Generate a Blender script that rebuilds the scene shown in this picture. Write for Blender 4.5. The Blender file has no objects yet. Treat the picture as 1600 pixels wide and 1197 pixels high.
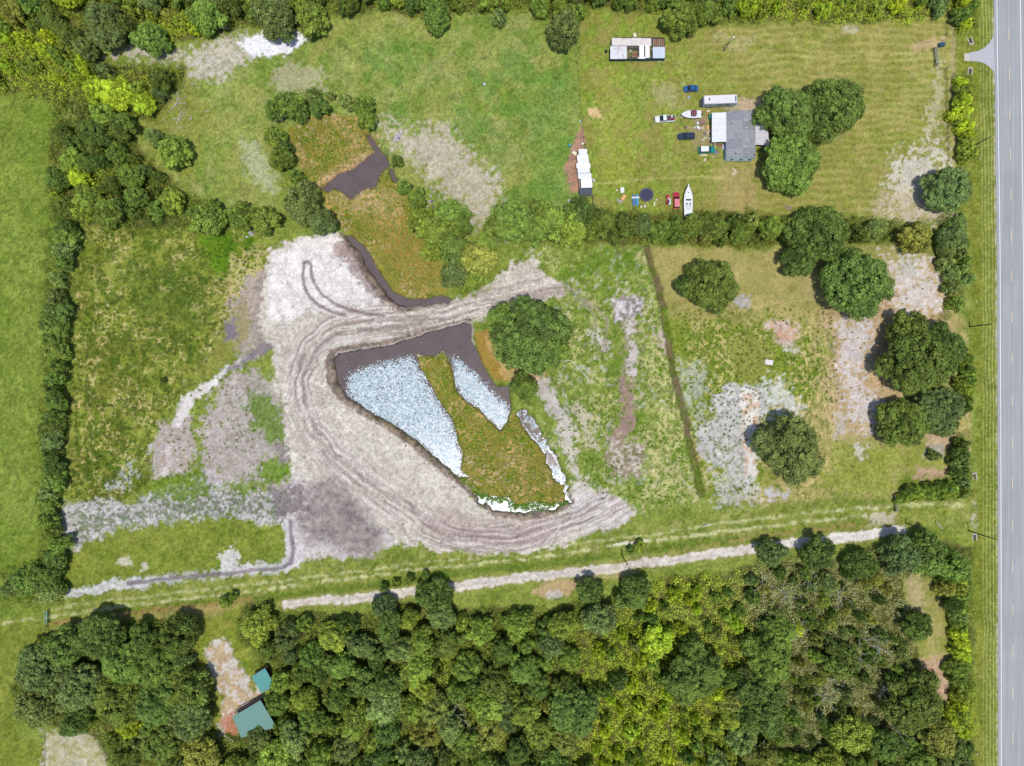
import bpy, math, random
import numpy as np
sc = bpy.context.scene
COL = sc.collection
# ------------------------------------------------------------------ camera, sky, sun, exposure
CAMH = 205.0
S = 0.18875                      # metres of ground per photograph pixel (1600 px wide)
cam_d = bpy.data.cameras.new('camera'); cam = bpy.data.objects.new('camera', cam_d); COL.objects.link(cam)
cam.location = (0, 0, CAMH); cam.rotation_euler = (0, 0, 0)
cam_d.sensor_width = 36.0; cam_d.lens = 36.0 * CAMH / (1600 * S)
cam_d.clip_start = 1.0; cam_d.clip_end = 9000
sc.camera = cam
world = bpy.data.worlds.new('World'); sc.world = world; world.use_nodes = True
wn = world.node_tree.nodes; wl = world.node_tree.links
sky = wn.new('ShaderNodeTexSky'); sky.sky_type = 'NISHITA'; sky.sun_disc = False
SUN_EL, SUN_AZ = 79.0, 176.0
sky.sun_elevation = math.radians(SUN_EL); sky.sun_rotation = math.radians(SUN_AZ)
wn['Background'].inputs['Strength'].default_value = 0.15
wl.new(sky.outputs[0], wn['Background'].inputs['Color'])
sun_d = bpy.data.lights.new('sun', 'SUN'); sun_d.energy = 3.9; sun_d.angle = math.radians(0.5); sun_d.color = (1.0, 0.955, 0.87)
sun = bpy.data.objects.new('sun', sun_d); COL.objects.link(sun)
sun.rotation_euler = (math.radians(90 - SUN_EL), 0, math.radians(180-SUN_AZ)); sun.location = (0, -30, 150)
sc.view_settings.view_transform = 'Standard'; sc.view_settings.look = 'None'
sc.view_settings.exposure = 0.2; sc.view_settings.gamma = 1.0; sc.view_settings.use_curve_mapping = False
sc.render.resolution_x = 1024; sc.render.resolution_y = 766

# ------------------------------------------------------------------ numeric helpers
random.seed(7); rng = np.random.default_rng(11)
R_ = math.radians
def lin(c):
    c = np.asarray(c, dtype=np.float64) / 255.0
    return np.where(c <= 0.04045, c / 12.92, ((c + 0.055) / 1.055) ** 2.4)
KG = 0.60                        # displayed linear colour -> albedo under this sun and exposure
def alb(c, k=KG):
    a = lin(c) * k; return (float(a[0]), float(a[1]), float(a[2]), 1.0)
def W(px, py, z=0.0):            # a point seen at photograph pixel (px,py) when it stands z metres high
    f = (CAMH - z) / CAMH
    return ((px - 800) * S * f, (598.5 - py) * S * f, z)
LAT = [np.random.default_rng(100 + i).random((256, 256)) for i in range(24)]
def vnoise(x, y, seed):
    L = LAT[seed % 24]; x = x + seed * 17.31; y = y + seed * 9.77
    xi = np.floor(x).astype(np.int64); yi = np.floor(y).astype(np.int64)
    fx = x - xi; fy = y - yi; fx = fx * fx * (3 - 2 * fx); fy = fy * fy * (3 - 2 * fy)
    x0 = xi & 255; x1 = (xi + 1) & 255; y0 = yi & 255; y1 = (yi + 1) & 255
    a = L[y0, x0]; b = L[y0, x1]; c = L[y1, x0]; d = L[y1, x1]
    return (a + (b - a) * fx) * (1 - fy) + (c + (d - c) * fx) * fy
def fbm(x, y, scale, octv=3, seed=0, gain=0.5):
    v = 0; amp = 1; tot = 0; f = 1.0 / scale; X, Y = x * f, y * f
    for o in range(octv):
        v = v + amp * vnoise(X, Y, seed + o); tot += amp; amp *= gain
        X, Y = (X * 0.8 - Y * 0.6) * 2.03 + 3.1, (X * 0.6 + Y * 0.8) * 2.03 + 7.7
    v = v / tot
    return np.clip(0.5 + (v - 0.5) * 1.7, 0, 1)
def sst(a, b, v):
    t = np.clip((v - a) / (b - a), 0, 1); return t * t * (3 - 2 * t)
def sd_poly_pts(X, Y, pts):      # signed distance, + inside
    n = len(pts); d = np.full(X.shape, 1e18); ins = np.zeros(X.shape, bool)
    for i in range(n):
        ax, ay = pts[i]; bx, by = pts[(i + 1) % n]
        ex, ey = bx - ax, by - ay; L = ex * ex + ey * ey + 1e-9
        t = np.clip(((X - ax) * ex + (Y - ay) * ey) / L, 0, 1)
        d = np.minimum(d, (X - ax - ex * t) ** 2 + (Y - ay - ey * t) ** 2)
        c = ((ay > Y) != (by > Y)) & (X < (bx - ax) * (Y - ay) / ((by - ay) if by != ay else 1e-9) + ax)
        ins ^= c
    d = np.sqrt(d); return np.where(ins, d, -d)
def sd_line_pts(X, Y, pts, w):   # w: half width, may be one per point
    ws = w if hasattr(w, '__len__') else [w] * len(pts)
    best = np.full(X.shape, -1e9)
    for i in range(len(pts) - 1):
        ax, ay = pts[i]; bx, by = pts[i + 1]
        ex, ey = bx - ax, by - ay; L = ex * ex + ey * ey + 1e-9
        t = np.clip(((X - ax) * ex + (Y - ay) * ey) / L, 0, 1)
        d = np.sqrt((X - ax - ex * t) ** 2 + (Y - ay - ey * t) ** 2)
        best = np.maximum(best, ws[i] + (ws[i + 1] - ws[i]) * t - d)
    return best
def boxed(fn, X, Y, pts, pad):
    P = np.array(pts); x0, y0 = P.min(0) - pad; x1, y1 = P.max(0) + pad
    m = (X > x0) & (X < x1) & (Y > y0) & (Y < y1)
    out = np.full(X.shape, -float(pad)); 
    if m.any(): out[m] = np.maximum(fn(X[m], Y[m]), -pad)
    return out

# ------------------------------------------------------------------ outlines read from the photograph (pixels)
WATER_MAIN = [(519,560),(527,552),(560,548),(600,542),(645,530),(690,513),(725,503),(737,508),(734,530),(750,560),(765,590),(775,605),(795,605),(798,640),(792,660),(782,672),(770,663),(750,640),(728,626),(713,610),(706,580),(700,555),(692,545),(684,553),(668,556),(648,551),(655,572),(672,600),(690,632),(708,660),(715,690),(722,712),(720,735),(732,746),(715,746),(690,724),(650,688),(610,660),(570,641),(540,620),(527,598)]
WATER_CRES = [(742,768),(750,770),(765,776),(790,778),(800,786),(815,790),(838,783),(855,786),(882,782),(872,794),(845,801),(815,804),(800,805),(775,799),(755,786)]
WATER_RC = [(807,645),(820,639),(832,652),(845,672),(855,690),(865,708),(878,730),(884,750),(880,758),(868,754),(856,730),(850,708),(835,690),(825,676),(813,660)]
WATER_RC2 = [(881,756),(888,762),(884,772),(893,783),(890,785),(880,775)]
WATER_UP = [(504,293),(513,283),(528,272),(550,263),(566,252),(577,242),(590,234),(602,240),(608,257),(595,267),(590,280),(586,291),(566,294),(549,310),(534,300),(522,294),(512,298)]
WATER_UP2 = [(571,208),(577,211),(590,228),(602,244),(590,248),(583,232)]
WATER_UP3 = [(608,262),(613,263),(621,281),(616,284),(610,272)]
WATER_CAN = [(536,368),(548,368),(568,386),(583,408),(600,436),(612,455),(640,468),(672,466),(690,462),(704,468),(700,474),(650,478),(625,478),(606,464),(590,440),(575,420),(560,395),(548,378)]
WATERS = [WATER_MAIN, WATER_CRES, WATER_RC, WATER_RC2, WATER_UP, WATER_UP2, WATER_UP3, WATER_CAN]
GLINT_A = [(541,590),(552,580),(580,570),(610,563),(640,556),(650,562),(672,600),(690,632),(708,660),(716,690),(724,712),(722,735),(732,748),(715,748),(690,728),(650,692),(610,664),(570,645),(545,624),(539,604)]  # west part of the pond where sun glitter is painted into the colour
GLINT_B = [(708,556),(722,566),(745,588),(762,603),(775,618),(790,632),(799,645),(792,664),(782,674),(768,664),(745,637),(724,624),(712,605),(708,580)]
MARSH1 = [(452,200),(480,186),(520,180),(560,184),(575,205),(590,232),(597,244),(570,264),(545,276),(520,284),(508,294),(490,292),(470,262),(455,235)]
MARSH2 = [(500,300),(520,292),(540,300),(552,306),(566,292),(590,285),(600,270),(612,280),(632,300),(650,340),(680,390),(694,430),(698,458),(672,466),(640,468),(612,455),(590,420),(568,386),(548,368),(520,340)]
PENIN = [(648,548),(664,554),(684,552),(684,536),(694,545),(704,560),(708,585),(714,612),(730,626),(752,640),(770,662),(783,674),(794,660),(800,640),(812,660),(826,678),(850,706),(858,732),(870,756),(882,760),(886,772),(885,784),(855,786),(838,784),(812,792),(790,778),(760,776),(742,770),(728,750),(722,735),(722,712),(714,690),(706,660),(690,634),(672,602),(656,575)]
SAND_MAIN = [(420,395),(440,380),(470,372),(520,364),(538,368),(560,398),(585,438),(606,466),(640,480),(700,472),(745,462),(785,432),(800,412),(825,403),(842,410),(848,430),(866,444),(884,452),(880,462),(855,467),(825,468),(790,480),(758,497),(728,503),(690,513),(645,529),(590,542),(530,548),(517,560),(520,585),(528,606),(545,627),(580,650),(610,668),(650,698),(700,742),(740,768),(752,786),(775,802),(815,808),(860,803),(890,790),(893,765),(915,758),(945,768),(970,778),(992,802),(970,820),(930,832),(890,848),(840,862),(780,866),(730,862),(690,862),(650,852),(620,845),(590,812),(560,780),(520,760),(480,752),(460,745),(455,720),(448,680),(442,630),(428,575),(428,540),(410,505),(406,480),(416,440)]
SHORE = [(735,500),(690,512),(645,528),(590,542),(545,547),(522,553),(515,568),(518,592),(532,618),(570,645),(612,668),(650,696),(690,732),(722,756),(745,778),(775,803),(815,809),(850,806),(880,795),(893,784)]
SHORE2 = [(535,366),(550,390),(575,425),(598,458),(622,480),(650,484)]
TRACKS = [(930,440),(862,455),(800,462),(750,474),(690,489),(620,500),(550,510),(503,528),(476,560),(466,610),(476,660),(510,706),(560,748),(615,790),(665,825),(720,846),(790,846),(860,832),(930,802),(1010,760)]
WOOD_S = [(372,975),(380,945),(410,940),(440,955),(480,956),(530,962),(590,955),(650,942),(700,938),(720,950),(800,950),(860,952),(900,940),(950,935),(990,918),(1050,902),(1120,898),(1190,880),(1260,876),(1310,872),(1370,852),(1420,840),(1480,845),(1518,860),(1520,1260),(310,1260),(330,1130),(350,1110),(395,1150),(420,1140),(425,1100),(410,1060),(400,1020),(375,1010)]
WOOD_HOLES = [[(1412,900),(1440,895),(1465,915),(1480,960),(1492,1000),(1494,1060),(1490,1110),(1470,1100),(1462,1050),(1440,1040),(1430,1000),(1415,960)], [(322,1000),(372,1000),(400,1035),(425,1050),(425,1150),(345,1150),(330,1100)]]
WOOD_SW = [(18,1075),(60,995),(115,985),(180,968),(270,968),(300,1000),(312,1050),(332,1090),(330,1210),(180,1210),(150,1150),(80,1135),(28,1110)]
WOOD_NW = [(-60,-60),(530,-60),(515,25),(480,42),(430,40),(380,40),(330,55),(250,70),(205,62),(160,70),(145,95),(165,100),(290,105),(280,135),(240,185),(205,185),(215,235),(250,265),(285,300),(345,325),(352,352),(215,355),(130,350),(80,335),(75,260),(88,165),(40,148),(-60,150)]
WOOD_N = [(515,-60),(1530,-60),(1525,45),(1500,50),(1492,15),(1450,25),(1430,34),(1180,36),(1100,40),(1065,46),(1030,20),(920,14),(900,60),(880,60),(860,30),(820,16),(700,20),(680,34),(650,30),(600,14),(560,22),(515,25)]
HEDGE_M = [(760,345),(790,325),(860,320),(900,338),(940,325),(1000,336),(1100,330),(1240,336),(1400,348),(1448,352),(1440,385),(1400,378),(1300,380),(1230,382),(1100,385),(1040,380),(950,382),(850,378),(780,368)]

# ------------------------------------------------------------------ material helpers
def new_mat(name):
    m = bpy.data.materials.new(name); m.use_nodes = True
    nt = m.node_tree; nt.nodes.clear()
    out = nt.nodes.new('ShaderNodeOutputMaterial'); b = nt.nodes.new('ShaderNodeBsdfPrincipled')
    nt.links.new(b.outputs[0], out.inputs[0]); return m, nt, b, out
def noise_node(nt, scale, detail=3, rough=0.6, coord='Object', vec=None):
    tc = nt.nodes.new('ShaderNodeTexCoord'); n = nt.nodes.new('ShaderNodeTexNoise')
    n.inputs['Scale'].default_value = scale; n.inputs['Detail'].default_value = detail; n.inputs['Roughness'].default_value = rough
    nt.links.new(tc.outputs[coord], n.inputs['Vector']); return n
def math_node(nt, op, a, b=None, c=None):
    m = nt.nodes.new('ShaderNodeMath'); m.operation = op
    for i, v in enumerate((a, b, c)):
        if v is None: continue
        if isinstance(v, (int, float)): m.inputs[i].default_value = v
        else: nt.links.new(v, m.inputs[i])
    return m.outputs[0]
def maprange(nt, v, a, b, c, d):
    m = nt.nodes.new('ShaderNodeMapRange'); nt.links.new(v, m.inputs[0])
    for i, x in enumerate((a, b, c, d)): m.inputs[i + 1].default_value = x
    return m.outputs[0]
def scale_col(nt, col, fac):
    v = nt.nodes.new('ShaderNodeVectorMath'); v.operation = 'SCALE'
    if isinstance(col, tuple): v.inputs[0].default_value = col[:3]
    else: nt.links.new(col, v.inputs[0])
    nt.links.new(fac, v.inputs['Scale']); return v.outputs[0]
def mixcol(nt, fac, a, b):
    m = nt.nodes.new('ShaderNodeMix'); m.data_type = 'RGBA'
    if isinstance(fac, (int, float)): m.inputs[0].default_value = fac
    else: nt.links.new(fac, m.inputs[0])
    for i, v in ((6, a), (7, b)):
        if isinstance(v, tuple): m.inputs[i].default_value = v
        else: nt.links.new(v, m.inputs[i])
    return m.outputs[2]
MATS = {}
def mat(name, rgb, rough=0.7, metal=0.0, var=0.12, nscale=1.5, dirt=None, dirt_amt=0.35, spec=0.3, bump=0.0, coat=0.0, k=KG):
    """plain surface with wear: rgb is the sRGB colour the lit thing shows"""
    if name in MATS: return MATS[name]
    m, nt, b, out = new_mat(name)
    base = alb(rgb, k)
    n1 = noise_node(nt, nscale, 5, 0.65)
    f = maprange(nt, n1.outputs[0], 0.3, 0.7, 1 - var, 1 + var)
    col = scale_col(nt, base, f)
    if dirt:
        n2 = noise_node(nt, nscale * 0.45, 6, 0.7)
        df = maprange(nt, n2.outputs[0], 0.52, 0.68, 0, dirt_amt)
        col = mixcol(nt, df, col, alb(dirt, k))
    nt.links.new(col, b.inputs['Base Color'])
    b.inputs['Roughness'].default_value = rough; b.inputs['Metallic'].default_value = metal
    b.inputs['Specular IOR Level'].default_value = spec
    if coat: b.inputs['Coat Weight'].default_value = coat; b.inputs['Coat Roughness'].default_value = 0.08
    if bump:
        bp = nt.nodes.new('ShaderNodeBump'); bp.inputs['Strength'].default_value = bump; bp.inputs['Distance'].default_value = 0.03
        n3 = noise_node(nt, nscale * 6, 4); nt.links.new(n3.outputs[0], bp.inputs['Height']); nt.links.new(bp.outputs[0], b.inputs['Normal'])
    MATS[name] = m; return m

# ------------------------------------------------------------------ object helpers
def props(o, label=None, cat=None, group=None, kind=None):
    if label: o['label'] = label
    if cat: o['category'] = cat
    if group: o['group'] = group
    if kind: o['kind'] = kind
    return o
def thing(name, label, cat, loc=(0, 0, 0), rotz=0.0, group=None):
    o = bpy.data.objects.new(name, None); COL.objects.link(o); o.empty_display_size = 0.2
    o.location = loc; o.rotation_euler = (0, 0, rotz); return props(o, label, cat, group)
class MB:
    """collects shapes, builds one mesh"""
    def __init__(s): s.v = []; s.f = []
    def add(s, vs, fs):
        n = len(s.v); s.v += [tuple(map(float, p)) for p in vs]; s.f += [tuple(n + i for i in f) for f in fs]; return s
    def box(s, x0, y0, z0, x1, y1, z1):
        if x1 < x0: x0, x1 = x1, x0
        if y1 < y0: y0, y1 = y1, y0
        return s.add([(x0,y0,z0),(x1,y0,z0),(x1,y1,z0),(x0,y1,z0),(x0,y0,z1),(x1,y0,z1),(x1,y1,z1),(x0,y1,z1)],
                     [(3,2,1,0),(4,5,6,7),(0,1,5,4),(1,2,6,5),(2,3,7,6),(3,0,4,7)])
    def obox(s, cx, cy, z0, z1, lx, ly, a):
        c, q = math.cos(a), math.sin(a); P = []
        for z in (z0, z1):
            for sx, sy in ((-1,-1),(1,-1),(1,1),(-1,1)):
                x, y = sx * lx / 2, sy * ly / 2; P.append((cx + x * c - y * q, cy + x * q + y * c, z))
        return s.add(P, [(3,2,1,0),(4,5,6,7),(0,1,5,4),(1,2,6,5),(2,3,7,6),(3,0,4,7)])
    def tube(s, pts, r, n=8, caps=True):
        rs = r if hasattr(r, '__len__') else [r] * len(pts); base = len(s.v); P = [np.array(p, float) for p in pts]
        for i, p in enumerate(P):
            d = (P[min(i + 1, len(P) - 1)] - P[max(i - 1, 0)]); d /= (np.linalg.norm(d) + 1e-9)
            u = np.cross(d, (0, 0, 1.0)); 
            if np.linalg.norm(u) < 1e-3: u = np.array((1.0, 0, 0))
            u /= np.linalg.norm(u); w = np.cross(d, u)
            for k in range(n):
                a = 2 * math.pi * k / n; s.v.append(tuple(p + rs[i] * (math.cos(a) * u + math.sin(a) * w)))
        for i in range(len(P) - 1):
            for k in range(n):
                a = base + i * n + k; b = base + i * n + (k + 1) % n; s.f.append((a, b, b + n, a + n))
        if caps:
            s.f.append(tuple(base + k for k in range(n))[::-1]); s.f.append(tuple(base + (len(P) - 1) * n + k for k in range(n)))
        return s
    def loft(s, rings, caps=True):
        n = len(rings[0]); base = len(s.v)
        for r in rings: s.v += [tuple(map(float, p)) for p in r]
        for i in range(len(rings) - 1):
            for k in range(n):
                a = base + i * n + k; b = base + i * n + (k + 1) % n; s.f.append((a, b, b + n, a + n))
        if caps:
            s.f.append(tuple(base + k for k in range(n))[::-1]); s.f.append(tuple(base + (len(rings) - 1) * n + k for k in range(n)))
        return s
    def cyl(s, x, y, z0, z1, r, n=16, r2=None): return s.tube([(x, y, z0), (x, y, z1)], [r, r if r2 is None else r2], n)
    def quad(s, a, b, c, d): return s.add([a, b, c, d], [(0, 1, 2, 3)])
    def ribbed(s, p00, p10, p11, p01, nrib, amp=0.03, thick=0.04):
        """sheet metal: corners counterclockwise, ribs run from edge p00-p10 to p01-p11"""
        p00, p10, p11, p01 = map(lambda p: np.array(p, float), (p00, p10, p11, p01)); k = nrib * 4; top0 = []; top1 = []
        for i in range(k + 1):
            t = i / k; dz = amp if (i % 4) in (1, 2) else 0
            top0.append(p00 * (1 - t) + p10 * t + (0, 0, dz)); top1.append(p01 * (1 - t) + p11 * t + (0, 0, dz))
        n = k + 1; V = top0 + top1 + [p - (0, 0, thick) for p in top0] + [p - (0, 0, thick) for p in top1]; F = []
        for i in range(k): F.append((i, i + 1, n + i + 1, n + i)); F.append((2*n + i, 3*n + i, 3*n + i + 1, 2*n + i + 1)); F.append((i, 2*n+i, 2*n+i+1, i+1)); F.append((n+i, n+i+1, 3*n+i+1, 3*n+i))
        F.append((0, n, 3*n, 2*n)); F.append((k, 2*n+k, 3*n+k, n+k))
        return s.add(V, F)
    def mesh(s, name, m, smooth=False):
        me = bpy.data.meshes.new(name); me.from_pydata(s.v, [], s.f); me.update()
        if m: me.materials.append(m)
        if smooth: me.polygons.foreach_set('use_smooth', [True] * len(me.polygons))
        return me
def part(name, mb, m, parent=None, local=False, label=None, smooth=False):
    if parent is not None and not local:
        L = parent.location; mb.v = [(x - L[0], y - L[1], z - L[2]) for x, y, z in mb.v]
    o = bpy.data.objects.new(name, mb.mesh(name, m, smooth)); COL.objects.link(o)
    if parent is not None: o.parent = parent
    if label: o['label'] = label
    return o
def copy_tree(o, parent=None):
    c = o.copy(); COL.objects.link(c); c.parent = parent
    for ch in KIDS(o): copy_tree(ch, c)
    return c
def KIDS(o): return [x for x in list(COL.objects) if x.parent == o]
# ================================================================== GROUND (one relief sheet, colours are the soils and grasses themselves)
def axis(lo, hi, step, far):
    core = np.arange(lo, hi + step, step); out = []; p = core[-1]; d = step
    while p < far: d *= 1.35; p += d; out.append(p)
    inn = []; p = core[0]; d = step
    while p > -far: d *= 1.35; p -= d; inn.append(p)
    return np.array(inn[::-1] + list(core) + out)
XS = axis(-155, 156, 0.33, 4500); YS = axis(-118, 118, 0.33, 4500)
NX, NY = len(XS), len(YS)
GX, GY = np.meshgrid(XS, YS); GX = GX.ravel(); GY = GY.ravel()
PX = GX / S + 800; PY = 598.5 - GY / S
PXc = np.clip(PX, -2000, 3600); PYc = np.clip(PY, -2400, 3600)
wx = (fbm(PXc, PYc, 26, 3, 1) - .5) * 9 + (fbm(PXc, PYc, 6, 2, 3) - .5) * 4.5
wy = (fbm(PXc, PYc, 26, 3, 5) - .5) * 9 + (fbm(PXc, PYc, 6, 2, 8) - .5) * 4.5
QX, QY = PXc + wx, PYc + wy               # irregular outlines for soil and vegetation
UX, UY = PXc + wx * .35, PYc + wy * .35    # nearly straight ones for tracks and water
def P(pts, pad=48, q=True):
    X, Y = (QX, QY) if q else (UX, UY); return boxed(lambda a, b: sd_poly_pts(a, b, pts), X, Y, pts, pad)
def Ln(pts, w, pad=34, q=False):
    X, Y = (QX, QY) if q else (UX, UY); return boxed(lambda a, b: sd_line_pts(a, b, pts, w), X, Y, pts, pad)
N = {}
FINE = fbm(PXc, PYc, 2.6, 2, 16)
def nz(scale, seed, octv=3):
    k = (scale, seed, octv)
    if k not in N: N[k] = fbm(PXc, PYc, scale, octv, seed)
    return N[k]
C = np.zeros((len(GX), 3))
def tone(c1, c2, n): 
    a = lin(c1); b = lin(c2); return a[None] * (1 - n[:, None]) + b[None] * n[:, None]
def lay(col, m):
    global C
    col = lin(col)[None] if isinstance(col, tuple) else col
    C = C * (1 - m[:, None]) + col * m[:, None]
def soft(sd, f): return sst(-f, f, sd)
def patch(sd, f, n, amp=1.0, cov=0.0, e=0.26): t = np.clip(sd / f, -1, 1); return sst(-e, e, t * .5 + (.66 * n + .34 * FINE - .5) * amp + cov) * sst(-.95, -.45, t)
n60, n25, n12, n6, n3 = nz(60, 2), nz(25, 4), nz(12, 6), nz(6, 9, 2), nz(3.2, 12, 2)
ridge = 1 - np.abs(2 * nz(9, 14, 2) - 1); ridge2 = 1 - np.abs(2 * nz(6, 17, 2) - 1)
# general grass
lay(tone((112,132,54), (136,150,74), n25), np.ones(len(GX)))
# --- west pasture
past = [(-900,150),(88,155),(100,300),(98,420),(88,560),(85,700),(70,850),(60,965),(-900,1000)]
m = soft(P(past, 60), 6); lay(tone((104,130,44), (136,150,74), nz(90, 3)*.55+n12*.45), m); lay((96,122,44), m*sst(.5,.75,n6)*.3)
lay((92,118,42), m * sst(.72, .8, nz(5, 21, 2)) * .5)
past2 = [(-900,975),(70,975),(70,1000),(60,1050),(15,1080),(30,1150),(70,1160),(66,1300),(-900,1300)]
m = soft(P(past2, 60), 5); lay(tone((104,122,44), (136,144,66), nz(50, 7)*.6+n12*.4), m)
# --- left rough field
rough = [(120,352),(240,350),(400,350),(414,395),(385,440),(350,510),(320,575),(275,630),(236,690),(232,760),(180,790),(106,784),(104,700),(112,560),(120,420)]
m = soft(P(rough), 6); lay(tone((108,128,46), (144,150,70), n12*.5+nz(40, 11)*.5), m)
lay((108,112,44), m * sst(.5, .75, nz(30, 13)) * .7); lay((146,146,66), m * sst(.52, .72, nz(5, 6, 2)) * sst(.4,.65,nz(28,2)) * .5); lay((76,104,30), m * sst(.55, .72, nz(16, 10)) * .5)
lay((200,184,124), m * sst(.76, .92, ridge) * sst(.36, .6, nz(26, 18)) * .85)
lay((62,90,26), m * sst(.66, .74, nz(8, 19, 2)) * .6)
m = patch(P([(310,370),(395,360),(410,400),(395,430),(330,430)]), 18, n12, .8); lay((84,128,22), m * .8)
m = patch(P([(170,400),(320,420),(340,500),(300,560),(220,520),(200,450)]), 30, n25, .9, -.1); lay((84,108,40), m * .45)
m = patch(P([(370,385),(420,385),(415,430),(385,500),(345,520),(350,460)]), 14, n12, .8); lay(tone((128,140,50), (204,186,130), sst(.35,.7,ridge2)), m*.8)
# --- north-west clearing and upper middle field
upm = [(205,190),(250,190),(290,110),(400,95),(480,60),(530,30),(620,15),(905,20),(905,200),(925,300),(930,335),(780,340),(740,370),(640,300),(580,200),(500,180),(430,200),(440,320),(350,325),(280,290),(215,235)]
m = soft(P(upm), 8); lay(tone((116,140,58), (150,160,90), nz(45, 15)*.6+n12*.4), m); lay((96,126,52), m * sst(.52,.75,nz(14,19)) * .4); lay((164,164,106), m * sst(.55,.78,nz(20,21)) * .4)
g2 = m * soft(P([(570,75),(620,60),(760,90),(900,60),(905,320),(800,330),(770,270),(700,200),(600,190),(565,150)], 40), 18)
lay((94,130,52), g2 * sst(.45, .7, n25) * .75); lay((122,150,84), g2 * sst(.58, .78, nz(40, 20)) * .45)
lay((98,134,60), m * sst(.62, .74, nz(7, 22, 2)) * .35)
lay((160,160,88), m * sst(.62, .8, n60) * .5)
m = patch(P([(240,130),(300,120),(330,170),(300,290),(240,270),(220,200)]), 20, n12, .9); lay((140,140,62), m * .45)
m = patch(P([(820,140),(900,130),(905,330),(820,320)]), 25, n25, 1.0); lay((112,146,70), m * .4)
m = patch(P([(430,100),(500,105),(505,135),(440,145),(420,125)]), 10, nz(5, 2, 2), 1.3); lay((182,176,142), m * .7)
m = patch(P([(378,218),(400,225),(425,270),(440,300),(400,290),(380,250)]), 12, n6, 1.0); lay((172,178,140), m * .75)
# --- lawn round the house
lawn = [(905,25),(1000,15),(1060,48),(1180,40),(1440,34),(1480,10),(1500,40),(1500,200),(1485,345),(1240,335),(930,340),(908,200)]
mlawn = soft(P(lawn), 5)
lay(tone((134,144,62), (160,152,82), n25*.5+nz(70, 9)*.5), mlawn); lay((120,136,54), mlawn * sst(.5,.75,n12) * .35); lay((170,156,98), mlawn * sst(.55,.8,nz(16,3)) * .35)
lay((118,146,56), mlawn * sst(1240, 960, PXc) * sst(.32, .6, n25 * .6 + n12 * .4) * .8)
stripe = .5 + .5 * np.sin((PYc + 5 * np.sin(PXc / 90.) + (n60 - .5) * 14) * 2 * math.pi / 11.5)
smask = mlawn * sst(1000, 1180, PXc) * (0.35 + .65 * n25)
lay((182,170,104), smask * sst(.55, .95, stripe) * .55); lay((118,136,58), smask * sst(.4, 0, stripe) * .4)
lay((176,172,108), mlawn * sst(.6, .8, nz(4, 10, 2)) * sst(.45,.7,n25) * .4)
for pts, f, c, a in (([(1120,262),(1180,258),(1186,330),(1120,330)], 14, (186,160,112), .5), ([(1150,155),(1190,152),(1190,176),(1155,174)], 7, (208,180,158), .85), ([(920,170),(935,165),(945,178),(930,186),(918,180)], 4, (226,192,146), 1.),
                  ([(1020,130),(1060,130),(1058,165),(1025,162)], 10, (176,168,118), .6), ([(1090,175),(1116,178),(1112,235),(1085,232),(1078,200)], 8, (168,150,116), .6), ([(930,110),(960,105),(980,200),(990,290),(940,285)], 25, (164,166,76), .45)):
    lay(c, patch(P(pts), f, nz(5, 2, 2), .9) * a)
m = patch(P([(1400,240),(1440,235),(1470,215),(1480,260),(1465,300),(1478,345),(1440,352),(1400,335),(1370,325),(1385,290)]), 26, nz(5, 16, 3), 1.5, -.12); lay((212,206,194), m * .85)
m = patch(P([(1370,300),(1480,300),(1480,352),(1360,345)]), 16, n12, 1.0); lay((186,168,130), m * .5)
m = patch(P([(1440,215),(1478,200),(1480,90),(1470,90)]), 10, n6, 1.4, -.25); lay((202,192,160), m * .6)
m = patch(Ln([(1120,60),(1160,70),(1180,60)], 8, 30, True), 8, n6, 1.2, -.2); lay((186,176,132), m * .5)
lay((208,196,126), soft(Ln([(925,287),(980,282),(1060,277),(1130,278)], 1.6), 1.6) * .4)
lay((196,186,118), soft(Ln([(1180,86),(1300,88),(1460,84),(1510,86)], 2.), 2.5) * .5 * (n12 > .3))
m = soft(Ln([(1300,97),(1400,95),(1460,90)], 1.5), 2.); lay((196,186,118), m * .4)
m = patch(Ln([(1425,78),(1450,66),(1470,60)], 6, 30, True), 6, n6, 1.); lay((206,176,140), m * .6)
# --- middle field east of the pond
cen = [(760,372),(900,385),(1005,388),(1035,480),(1050,560),(1080,690),(1102,780),(990,806),(940,766),(890,770),(880,740),(840,660),(800,600),(740,520),(760,490),(880,450),(860,420),(780,400)]
mc = soft(P(cen), 6); lay(tone((104,132,46), (140,154,82), n12*.5+nz(30, 5)*.5), mc)
lay((200,190,138), mc * sst(.54, .74, nz(4, 19, 2)) * sst(.3, .6, nz(22, 2)) * sst(400, 460, PYc) * .6); lay((206,202,190), mc * sst(.66, .8, nz(5, 23, 2)) * sst(.45, .6, nz(40, 16)) * .5)
lay((206,196,138), mc * sst(.70, .84, ridge2) * sst(.3, .55, nz(35, 8)*.6 + .4*sst(960, 1060, PXc)) * .8)
lay((90,128,36), mc * sst(.5, .75, nz(18, 23)) * sst(480, 420, PYc) * .6); lay((84,116,32), mc * sst(.58, .7, nz(7, 3, 2)) * .45)
lay((176,152,140), mc * patch(Ln([(985,470),(985,560),(980,640),(965,690)], 9, 40, True), 14, n6, 1.2, -.05) * .6)
mm = patch(P([(953,463),(1000,462),(1002,497),(960,500)]), 5, n6, .8); lay(tone((152,140,140), (214,208,210), sst(.4,.7,nz(5,3,2))), mm * .9)
mm = patch(P([(952,680),(1004,690),(1004,745),(950,745)]), 10, n6, 1.0); lay(tone((152,134,116), (206,192,184), sst(.35,.7,nz(4,7,2))), mm * .85)
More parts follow.
